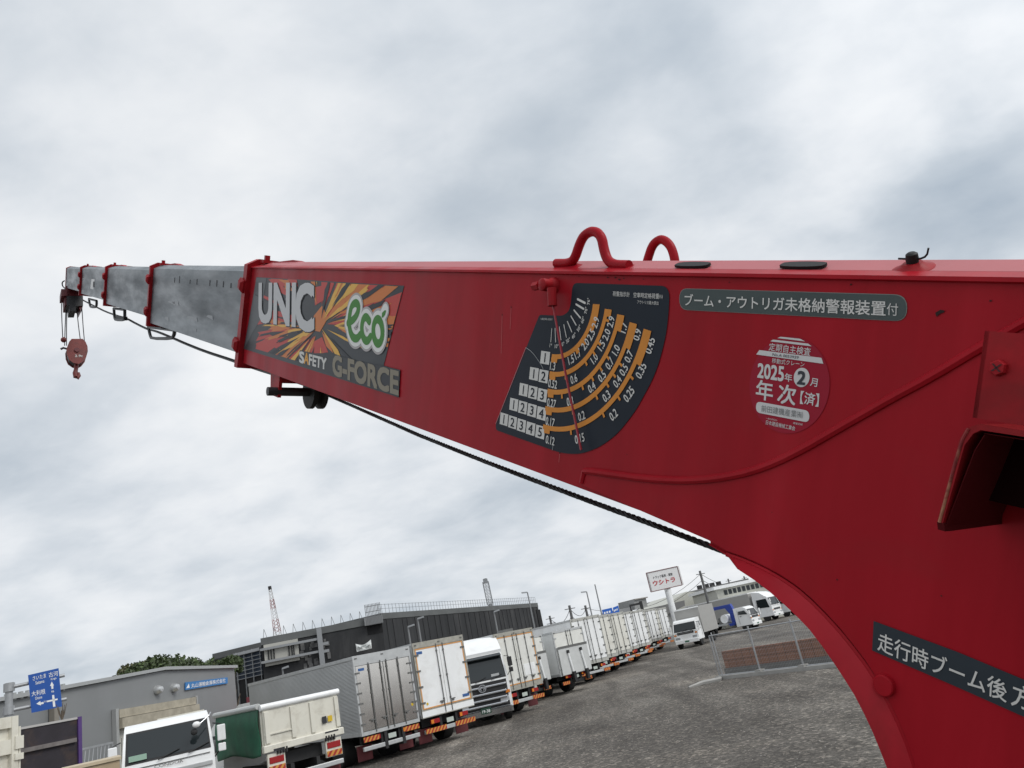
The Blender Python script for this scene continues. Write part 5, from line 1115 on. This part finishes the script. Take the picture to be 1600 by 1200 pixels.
# ---- building site wrapped in dark netting
NET = bpy.data.materials.new('dark_netting'); NET.use_nodes = True
def net():
    t = NET.node_tree; b = t.nodes['Principled BSDF']; b.inputs['Roughness'].default_value = .85
    tc_ = N('ShaderNodeTexCoord', t); mm = N('ShaderNodeMapping', t); mm.inputs['Scale'].default_value = (1, 1, .12); L(tc_.outputs['Object'], mm.inputs[0], t)
    a = noise(mm.outputs[0], .55, 6, .7, .4, t); b2 = noise(tc_.outputs['Object'], .25, 4, .6, 0, t)
    s_ = math_n('ADD', math_n('MULTIPLY', a, .7, t), math_n('MULTIPLY', b2, .3, t), t)
    L(ramp(s_, [(.36, (.014, .015, .017)), (.52, (.026, .027, .029)), (.68, (.055, .055, .056))], t), b.inputs['Base Color'], t)
net()
PC, PR_, PL = at(608, 1057, 76), at(841, 1006, 112), at(372, 1108, 76)
FR, FLw = Wall(PC, PR_), Wall(PL, PC)
cbk = root_at('construction_building', 'long half-built building wrapped in dark netting with railings on top', 'building', PC)
ztop = FR.st(700, 947.5)[1]; tR = FR.st(840, 945)[0]; tC = 0
m = MB(); FR.box(m, 0, tR, 0, ztop - .8, -20, 0); wpart(m, 'netting_wall', NET, cbk)
m = MB(); FR.box(m, 0, tR, ztop - .8, ztop - .25, -20, .05); par = wpart(m, 'parapet', mat('parapet_grey', (.105, .11, .11), rough=.7, var=.2, vscale=.4), cbk)
SCD = mat('roof_tube', (.17, .175, .18), rough=.5, metal=.3)
SCF = mat('scaffold_tube', (.27, .28, .29), rough=.5, metal=.3)
m = MB()
n_ = 64
for k in range(n_ + 1): t_ = tR * k / n_; m.cyl(FR.pt(t_, ztop - .3, -.2), FR.pt(t_, ztop + .62, -.2), .018, n=5)
for z in (ztop + .2, ztop + .58): m.cyl(FR.pt(0, z, -.2), FR.pt(tR, z, -.2), .016, n=5)
wpart(m, 'roof_railing', SCD, cbk)
m = MB()
for k in range(30): t_ = tR * (k + .5) / 30 + random.uniform(-.3, .3); FR.box(m, t_ - .03, t_ + .03, 0, ztop - .85, .0, .05)
wpart(m, 'net_seam', mat('net_seam_black', (.024, .024, .026), rough=.9), cbk)
m = MB(); FR.box(m, tR - 1.2, tR + .3, 0, ztop - 1.2, -.3, .12); wpart(m, 'corner_netting', mat('net_black', (.009, .009, .010), rough=.9), cbk)
tl0 = 0; tlC = (PC - FLw.A).dot(FLw.u); zl = FLw.st(490, 982)[1]; ta = FLw.st(408, 1010)[0]
m = MB(); FLw.box(m, ta, tlC, 0, zl - .6, -4, 0); wpart(m, 'netting_wall', NET, cbk)
m = MB(); FLw.box(m, ta, tlC - .1, zl - .6, zl, -4, .08); wpart(m, 'parapet', mat('parapet_grey', (.16,) * 3), cbk)
t9 = FLw.st(572, 970)[0]; t10 = FLw.st(608, 965)[0]; zs = FLw.st(590, 955)[1]
m = MB(); FLw.box(m, t9, tlC + .02, zl - 1.5, ztop - .8, -12, .03); wpart(m, 'netting_wall', mat('net_black', (.01,) * 3), cbk)
m = MB(); FLw.box(m, t9 - .2, tlC + .1, ztop - 1.15, ztop - .45, .05, .6); wpart(m, 'scaffold_deck', mat('scaffold_deck_grey', (.20, .205, .21), rough=.7), cbk)
m = MB()
for k in range(12): t_ = t9 + (tlC - t9) * k / 11; m.cyl(FLw.pt(t_, ztop - 1.2, .6), FLw.pt(t_, ztop + .7, .6), .03, n=5)
for z in (ztop, ztop + .5): m.cyl(FLw.pt(t9, z, .6), FLw.pt(tlC, z, .6), .03, n=5)
wpart(m, 'deck_railing', SCD, cbk)
m = MB()
for k in range(11): t_ = ta + (t9 - ta) * (k + .3) / 11; m.cyl(FLw.pt(t_, zl, 0), FLw.pt(t_ + .1, zl + .75, 0), .022, n=5); m.cyl(FLw.pt(t_ + .3, zl, 0), FLw.pt(t_ + .1, zl + .75, 0), .02, n=5)
wpart(m, 'roof_brace', SCD, cbk)
PNL = mat('pale_panel', (.40, .395, .36), rough=.7, var=.08, vscale=.6)
q0, q1 = FLw.st(414, 1030), FLw.st(467, 1016); z2 = FLw.st(440, 1003)[1]; z3 = FLw.st(440, 1037)[1]
m = MB(); FLw.box(m, q0[0], q1[0], z3, z2, .1, .4); pn = wpart(m, 'wall_panel', PNL, cbk)
m = MB(); 
for f_ in (.12, .2, .28, .72, .8, .86): t_ = q0[0] + (q1[0] - q0[0]) * f_; FLw.box(m, t_ - .05, t_ + .05, z3 + .5, z2 - .4, .4, .5)
wpart(m, 'panel_strut', CHS, cbk, pn)
m = MB()
for z in (FLw.st(440, 1010)[1], FLw.st(440, 1030)[1]): FLw.box(m, q0[0] - .3, FLw.st(503, 1000)[0], z - .10, z + .10, .5, .75)
wpart(m, 'steel_beam', SCF, cbk)
tcx_ = FLw.st(501, 1010)[0]; m = MB(); FLw.box(m, tcx_ - .22, tcx_ + .22, 0, zl - .1, .4, .85)
for z in (z2 - .9, z3 + .3): FLw.box(m, tcx_ - .1, tcx_ + .7, z - .12, z + .12, .5, .8)
wpart(m, 'steel_column', SCF, cbk)
rn = random.Random(5)
for k in range(26): m = MB(); t_ = FLw.st(470 + 44 * k / 26, 1030)[0]; z = z3 + rn.uniform(-1.1, .9); FLw.box(m, t_, t_ + rn.uniform(.15, .4), z, z + rn.uniform(.2, .7), .02, .08); wpart(m, 'stacked_part', mat('site_clutter', (.13, .13, .13), rough=.8, var=.5, vscale=2), cbk)
m = MB(); gb = [(555.5, 1006), (579.5, 999), (581, 1013), (557.5, 1018.5)]
pts = [FLw.hit(*p, .7) for p in gb]; nu = 10; rows = []
for i in range(nu + 1):
    f_ = i / nu; sag = .25 * math.sin(math.pi * f_); a = pts[0].lerp(pts[1], f_) + V3((0, 0, -sag)); b2 = pts[3].lerp(pts[2], f_); rows.append([a, a.lerp(b2, .5) + FLw.n * .12 * math.sin(f_ * 9), b2])
for a, b2 in zip(rows, rows[1:]):
    for j in range(2): m.poly([a[j], b2[j], b2[j + 1], a[j + 1]])
bn = wpart(m, 'banner', mat('banner_white', (.62, .64, .63), rough=.7), cbk)
m = MB(); m.tube([FLw.hit(*p, .84) for p in ((559, 1010), (563, 1012), (567, 1009.5), (572, 1011), (577, 1007))], .05, 5); wpart(m, 'banner_marking', mat('banner_grey', (.35, .38, .38), rough=.7), cbk, bn)
# blue scaffolding block at the left end
sb_ = root_at('scaffold', 'blue sheeted scaffolding with grey rails at the left end of the site', 'scaffold', PL)
SW = Wall(at(372, 1108, 79), at(409, 1101, 77)); x0, x1 = SW.st(373, 1050)[0], SW.st(409, 1030)[0]; zt6, zb6 = SW.st(392, 1020)[1], SW.st(392, 1058)[1]
m = MB(); SW.box(m, x0, x1, 0, zb6, -9, .1); wpart(m, 'base_wall', mat('net_black', (.01,) * 3), sb_)
m = MB(); SW.box(m, x0, x1, zb6, zt6, -9, 0); wpart(m, 'blue_sheet', mat('sheet_navy', (.012, .026, .050), rough=.6, var=.3, vscale=.7), sb_)
m = MB()
for k in range(7): z = zb6 + (zt6 - zb6) * k / 6; SW.box(m, x0 - .1, x1 + .1, z - .025, z + .025, .1, .2)
for k in range(4): t_ = x0 + (x1 - x0) * k / 3; SW.box(m, t_ - .025, t_ + .025, 0, zt6 + .3, .1, .2)
wpart(m, 'scaffold_rail', SCF, sb_)
m = MB(); SW.box(m, x0 - .2, x1 + .2, zt6, zt6 + .25, -9, .4); wpart(m, 'roof', mat('tin_roof', (.35, .36, .37), rough=.5), sb_)
# lattice crane jibs beyond the site
def jib(name, label, foot, head, dist, w0, w1, bands, zb_):
    F0, H0 = at(*foot, dist), at(*head, dist); r = root_at(name, label, 'crane', F0)
    q = (H0 - F0).normalized(); sx = q.cross(V3((0, 1, 0))).normalized(); sy = q.cross(sx); n = 16
    for b_, (f0, f1, mt) in enumerate(bands):
        m = MB()
        for k in range(int(n * f0), int(n * f1)):
            a, b2 = k / n, (k + 1) / n; c = lambda t, i: F0.lerp(H0, t) + (sx * (1 if i in (0, 1) else -1) + sy * (1 if i in (0, 3) else -1)) * (w0 + (w1 - w0) * t) / 2
            for i in range(4): m.cyl(c(a, i), c(b2, i), .045, n=4); m.cyl(c(a, i), c(b2, (i + 1) % 4), .028, n=4)
        wpart(m, 'jib_section', mt, r)
    m = MB(); m.cyl(V3((F0.x, F0.y, 0)), F0, w0 * .45, n=8); wpart(m, 'mast', SCF, r); m = MB(); m.cyl(H0, H0 + q * .5, .3, n=6); wpart(m, 'jib_head', CHS, r)
RW = [(0, .14, mat('jib_red', (.24, .06, .055), rough=.5)), (.14, .24, mat('jib_white', (.6, .6, .6), rough=.5)), (.24, .44, mat('jib_red', (.28,) * 3)), (.44, .66, mat('jib_white', (.6,) * 3)), (.66, .84, mat('jib_red', (.28,) * 3)), (.84, 1.001, mat('jib_white', (.6,) * 3))]
jib('site_crane', 'red and white lattice crane jib rising behind the building site', (436, 1004), (422, 921), 130, 1.0, .35, RW, 0)
jib('site_mast', 'slim grey lattice mast rising above the netted building roof', (766, 944), (758.5, 909), 128, .9, .9, [(0, 1.001, SCF)], 0)
m = MB(); q = at(758.5, 908, 128); rt = [o for o in bpy.data.objects if o.name == 'site_mast'][0]; m.box(-.35, .35, -.3, .3, -.3, .35)
for v in m.bm.verts: v.co += q
wpart(m, 'antenna_head', SCF, rt)
# ---- lamps, poles, wires
GRP = mat('pole_grey', (.20, .205, .21), rough=.6)
def lamp_post(label, head, foot, dist, arm=-.6, group='street lamps along the yard'):
    H0, F0 = at(*head, dist), at(*foot, dist); r = root_at('street_lamp', label, 'street lamp', F0, group); B0 = V3((F0.x, F0.y, 0)); T0 = V3((F0.x, F0.y, H0.z))
    m = MB(); m.tube([B0, T0], [.10, .06], 8); wpart(m, 'pole', GRP, r, smooth=30)
    if arm: m = MB(); m.hexa([T0 + V3(p) for p in ((0, -.12, -.06), (arm, -.15, .0), (arm, .15, .0), (0, .12, -.06), (0, -.1, .06), (arm, -.12, .12), (arm, .12, .12), (0, .1, .06))]); wpart(m, 'lamp_head', SCF, r)
lamp_post('tall street lamp in front of the right end of the netted building', (821, 926), (836, 985), 80)
lamp_post('street lamp with left-hand arm above the tall white truck row', (914.5, 925), (925, 962), 84)
lamp_post('bare tall pole rising beside the blue signs', (930, 913), (939, 955), 84, 0, None)
lamp_post('short lamp post above the right edge of the silver truck', (635, 980), (642, 1010), 62, .5)
lamp_post('short lamp post above the truck with the single pair of rods', (652, 967), (658, 1003), 64, .5)
lamp_post('low white lamp behind the silver truck roof, below the pale panels', (440, 1045), (443, 1062), 58, .4)
lamp_post('thin lamp post on the netting behind the chrome-grilled lorry', (771, 956), (778, 990), 70, .5)
CON = mat('concrete_pole', (.13, .13, .13), rough=.8, var=.15)
def pole(label, head, foot, dist, bar=0):
    H0, F0 = at(*head, dist), at(*foot, dist); r = root_at('utility_pole', label, 'utility pole', F0, 'utility poles along the far road'); m = MB(); m.tube([V3((F0.x, F0.y, 0)), V3((F0.x, F0.y, H0.z))], [.22, .15], 8); wpart(m, 'pole', CON, r, smooth=30)
    m = MB(); u = V3((.8, .6, 0))
    for k in range(2 if bar else 1): c = V3((F0.x, F0.y, H0.z - .4 - .7 * k)); m.cyl(c - u * .8, c + u * .8, .05, n=5)
    wpart(m, 'crossarm', CON, r); return V3((F0.x, F0.y, H0.z - .4))
wp = [pole('utility pole standing left of the other above the tall white row', (889, 946), (895, 972), 98), pole('utility pole behind the start of the tall white row', (914, 946), (918, 963), 108), pole('thick utility pole beside the factory roof near the boom', (1093, 892), (1101, 920), 105),
      pole('low utility pole right of the netted building', (860, 962), (862, 978), 120, 1), pole('far utility pole with paired crossarms above the factory', (1139, 904), (1141, 917), 165, 1), pole('small far pole just below the boom underside', (1163, 900), (1165, 910), 175, 1)]
for k, (a, b2, sg_) in enumerate(((3, 0, 1.2), (0, 1, .9), (1, 2, 2.0), (2, 5, 1.5))):
    for j in range(2):
        m = MB(); p, q = wp[a] + V3((0, 0, -.8 * j)), wp[b2] + V3((0, 0, -.8 * j)); m.tube([p.lerp(q, t / 12) + V3((0, 0, -sg_ * 4 * (t / 12) * (1 - t / 12))) for t in range(13)], .03, 4)
        tag(m.build('power_line', CHS), ('upper' if j == 0 else 'lower') + ' ' + ('sagging wire from the netted building to the first pole', 'wire between the two poles behind the white row', 'long wire from the white row to the pole by the factory', 'wire running from the factory pole behind the boom')[k], 'power line', 'power lines')
# ---- billboard
BL_ = Wall(at(1010, 905, 88), at(1066, 893, 92)); bq = [(1009.5, 895.5), (1058, 885), (1066, 914), (1017, 925)]
bb_ = root_at('billboard', 'white billboard with red katakana on a single white post', 'billboard', BL_.hit(1045, 930)); m = MB(); BL_.slab(m, bq, 0, .25); bd_ = wpart(m, 'board', mat('billboard_white', (.62, .62, .62), rough=.5), bb_)
m = MB(); z_s = lambda x, y: BL_.hit(700 + x / 4, 860 + y / 4, .27)
for a, b2 in ((0, 1), (1, 2), (2, 3), (3, 0)): m.cyl(BL_.hit(*bq[a], .27), BL_.hit(*bq[b2], .27), .05, n=5)
wpart(m, 'board_frame', mat('frame_brown', (.18, .10, .10), rough=.5), bb_, bd_)
m = MB(); text_on(m, 'トラック販売・買取', z_s(1285, 180), z_s(1405, 156), z_s(1282, 162), .02, 2); wpart(m, 'lettering', mat('mark_black', (.03,) * 3), bb_, bd_)
m = MB(); text_on(m, 'ウシトラ', z_s(1285, 222), z_s(1422, 194), z_s(1279, 192), .045, 2); wpart(m, 'red_lettering', mat('sign_red', (.42, .02, .03), rough=.5), bb_, bd_)
c = BL_.hit(1043, 921, -.15); m = MB(); m.cyl(V3((c.x, c.y, 0)), c + V3((0, 0, .6)), .36, n=14); wpart(m, 'post', WHT, bb_, smooth=30)
# ---- blue site signs, cabin and gantry above the white row
def board(name, label, cat, quad, dist, mt, th=.12, legs=True):
    Wl = Wall(at(*quad[0], dist), at(*quad[1], dist)); r = root_at(name, label, cat, Wl.A); m = MB(); Wl.slab(m, quad, 0, th); b_ = wpart(m, 'panel', mt, r)
    if legs:
        m = MB()
        for px in (quad[0][0] + 2, quad[1][0] - 2): p = Wl.hit(px, quad[2][1], -.06); m.cyl(V3((p.x, p.y, 0)), p, .05, n=6); wpart(m, 'leg', GRP, r); m = MB()
        m.bm.free()
    return Wl, r, b_
for lb, q in (('wide blue direction board above the white truck row', [(940.5, 953), (956, 949.5), (958, 958), (942, 960)]), ('narrow blue direction board right of its wide twin', [(957.5, 949.5), (966, 946), (968, 957.5), (959, 959)])):
    Wl, r, b_ = board('direction_board', lb, 'sign', q, 76, mat('board_blue', (.012, .10, .42), rough=.5)); r['group'] = 'blue direction boards'
    m = MB(); w0 = q[1][0] - q[0][0]
    for k in range(3): x = q[0][0] + w0 * (.2 + .25 * k); y = q[0][1] + 3.5 - k; m.prism([Wl.hit(*p, .13) for p in ((x, y), (x + w0 * .16, y - .5), (x + w0 * .17, y + 2.4), (x + .2, y + 2.9))], Wl.n * .01)
    wpart(m, 'white_marking', mat('sign_white', (.75,) * 3), r, b_)
CBW = Wall(at(966, 950, 86), at(986, 946, 87)); r = root_at('site_cabin', 'grey rooftop cabin standing behind the blue direction boards', 'cabin', CBW.A); m = MB(); CBW.slab(m, [(966, 943), (984.5, 940), (987, 953), (968, 958)], -3, 3); wpart(m, 'wall', mat('cabin_grey', (.26, .265, .26), rough=.6), r)
a, z = CBW.st(976, 955); m = MB(); CBW.box(m, a - 1.2, a + 1.2, 0, z + .3, -2.5, -.2); wpart(m, 'support', GRP, r); m = MB(); CBW.slab(m, [(965.5, 942.5), (985, 939.3), (985.3, 940.8), (965.8, 944)], -3.1, 3.3); wpart(m, 'roof', mat('cabin_roof', (.30, .28, .25), rough=.6), r)
GW = Wall(at(984, 950, 82), at(1003, 944, 82)); r = root_at('gantry', 'dark goalpost gantry right of the grey cabin', 'gantry', GW.hit(1001, 950)); m = MB(); t0, z0 = GW.st(1000.5, 939.5); t1 = GW.st(985, 943)[0]
GW.box(m, t0 - .16, t0 + .16, 0, z0, -.16, .16); wpart(m, 'post', CHS, r); m = MB(); GW.box(m, t1, t0 - .16, z0 - .3, z0 - .1, -.1, .1); wpart(m, 'beam', CHS, r); m = MB(); GW.box(m, t1 - .16, t1, 0, z0 - .1, -.12, .12); wpart(m, 'post', CHS, r)
# ---- factory sheds on the right
FW_ = Wall(at(1050, 960, 118), at(1140, 935, 122)); r = root_at('factory', 'low pale factory shed with grey roof and row of roof vents', 'factory', FW_.A)
e0, e1 = FW_.st(1049, 943), FW_.st(1072, 924.5); e2 = FW_.st(1160, 918)
m = MB(); m.prism([FW_.pt(t, z) for t, z in ((e0[0] - 1, 0), (e0[0] - 1, e0[1]), (e1[0], e1[1]), (e1[0] + (e1[0] - e0[0]), e0[1] + .6), (e1[0] + (e1[0] - e0[0]), 0))], FW_.n * -14); wpart(m, 'gable_wall', mat('factory_cream', (.48, .48, .43), rough=.6, var=.06), r)
RFG = mat('factory_roof', (.16, .16, .158), rough=.6, var=.12, vscale=.4)
m = MB(); m.prism([FW_.pt(t, z, -3) for t, z in ((e1[0] - 1.2, 0), (e1[0] - 1.2, e1[1] - .8), (e1[0] + .5, e1[1]), (e2[0] + 3, e1[1] + .2), (e2[0] + 3, 0))], FW_.n * -16); wpart(m, 'roof', RFG, r)
for px, py in ((1097.5, 922), (1108, 919.5), (1117, 917.5), (1127, 915)):
    t, z = FW_.st(px, py, -4); m = MB(); FW_.box(m, t - .3, t + .3, e1[1] - .3, e1[1] + .65, -5.0, -4.4); wpart(m, 'roof_vent', CHS, r)
EW = Wall(at(1128, 945, 108), at(1240, 915, 112)); r = root_at('office_building', 'white flat-roofed building with strip of dark windows above the lorries', 'building', EW.A)
t0, z0 = EW.st(1130, 921.5); t1, z1 = EW.st(1178, 908); m = MB(); EW.box(m, t0 - 1, t1 + 9, 0, z1 - .1, -10, 0); wpart(m, 'wall', mat('factory_cream', (.48,) * 3), r)
m = MB(); EW.box(m, t0 - 1.4, t1 + 9.4, z1 - .1, z1 + .3, -10.4, .5); wpart(m, 'roof_edge', WHT, r)
zw0, zw1 = EW.st(1160, 924)[1], z1 - .35
for k in range(12): x = t0 + (t1 - t0) * k / 7; m = MB(); EW.box(m, x, x + (t1 - t0) / 7 - .18, zw0, zw1, 0, .04); wpart(m, 'window', GLS, r)
EW2 = Wall(at(1040, 955, 100), at(1070, 948, 101)); r = root_at('storage_shed', 'long low grey shed roof behind the end of the white row', 'shed', EW2.A); m = MB(); EW2.slab(m, [(985, 958), (1046, 944), (1047, 952), (1000, 975)], -5, 5); wpart(m, 'roof', RFG, r)
t0, z0 = EW2.st(1020, 953); m = MB(); EW2.box(m, t0 - 4, t0 + 3, 0, z0 - .2, -4.5, -.5); wpart(m, 'wall', mat('cabin_grey', (.26,) * 3), r)
# ---- mesh fence with kerb, brown sheet behind
F0, F1, F2 = ground(1126, 1061), ground(1313, 1041), ground(1111, 1021)
FD = (F1 - F0); FLn = FD.length; Fu = FD.normalized(); FWl = Wall(F0, F0 + Fu * 5); LEN = FLn * 2.2; HF = FWl.st(1113, 993)[1]
fr = root_at('mesh_fence', 'galvanised mesh fence with sloping rails enclosing a brown-walled pit', 'fence', F0)
m = MB()
for z in (.14, HF): m.cyl(FWl.pt(0, z), FWl.pt(LEN, z), .026, n=8)
wpart(m, 'rail', GAL, fr)
pw = FWl.st(1180, 1050)[0]; pp = [0, .16] + [FWl.st(x, 1045)[0] for x in (1187, 1257)]; gap = pp[3] - pp[2]; pp += [pp[3] + gap * k for k in range(1, 4)]
for k, x in enumerate(pp):
    m = MB(); m.cyl(FWl.pt(x, 0), FWl.pt(x, HF + (.12 if k else .02)), .036 if k > 1 else .028, n=8); ps = wpart(m, 'post', GAL, fr, smooth=30)
    if k > 1: m = MB(); FWl.box(m, x - .14, x + .14, .0, .20, -.12, .15); wpart(m, 'post_footing', mat('concrete_pale', (.33, .325, .31), rough=.85, var=.12, vscale=3), fr, ps)
m = MB(); st_ = .075
for k in range(int(LEN / st_)): x = k * st_; FWl.box(m, x - .0022, x + .0022, .14, HF, -.0022, .0022)
for k in range(int((HF - .14) / .15)): z = .14 + k * .15; FWl.box(m, 0, LEN, z - .0022, z + .0022, .004, .009)
wpart(m, 'wire_mesh', GAL, fr)
m = MB(); FWl.box(m, -.1, LEN, -.1, .13, -.22, .20)
kq = wpart(m, 'kerb', mat('concrete_pale', (.33,) * 3), fr)
BRN = bpy.data.materials.new('brown_block'); BRN.use_nodes = True
def brick():
    t = BRN.node_tree; b = t.nodes['Principled BSDF']; b.inputs['Roughness'].default_value = .85; tc_ = N('ShaderNodeTexCoord', t); sp = N('ShaderNodeSeparateXYZ', t); L(tc_.outputs['Object'], sp.inputs[0], t); cb_ = N('ShaderNodeCombineXYZ', t)
    L(math_n('ADD', math_n('MULTIPLY', sp.outputs[0], .8, t), math_n('MULTIPLY', sp.outputs[1], -.6, t), t), cb_.inputs[0], t); L(sp.outputs[2], cb_.inputs[1], t)
    br = N('ShaderNodeTexBrick', t); br.offset = 0.0; br.inputs['Scale'].default_value = 1.0; br.inputs['Brick Width'].default_value = .42; br.inputs['Row Height'].default_value = .30; br.inputs['Mortar Size'].default_value = .012
    br.inputs['Color1'].default_value = (.27, .135, .088, 1); br.inputs['Color2'].default_value = (.22, .112, .076, 1); br.inputs['Mortar'].default_value = (.10, .062, .05, 1); L(cb_.outputs[0], br.inputs['Vector'], t); L(br.outputs['Color'], b.inputs['Base Color'], t)
brick()
z0, z1 = FWl.st(1135, 1044, -.8)[1], FWl.st(1135, 1017, -.8)[1]; x0 = FWl.st(1130, 1030, -.8)[0]
r = root_at('block_wall', 'low reddish brown block wall just behind the mesh fence', 'wall', FWl.pt(0, 0, -.8)); m = MB(); FWl.box(m, x0, LEN, max(.25, z0), z1, -1.05, -.8); wpart(m, 'wall', BRN, r); m = MB(); FWl.box(m, x0 - .05, LEN, 0, max(.25, z0), -1.1, -.74); wpart(m, 'footing', mat('concrete_grey', (.17, .17, .165), rough=.85, var=.15, vscale=2), r)
m = MB(); rn = random.Random(2); c = ground(1098, 1070)
m.tube([c + V3((-.6, -.3, .03)), c + V3((0, 0, .07)), c + V3((.7, .15, .05)), F0 + V3((.05, 0, .04))], [.05, .09, .10, .08], 6); tag(m.build('broken_kerb', mat('concrete_pale', (.33,) * 3)), 'broken pale kerb end lying on gravel left of the fence corner', 'kerb')
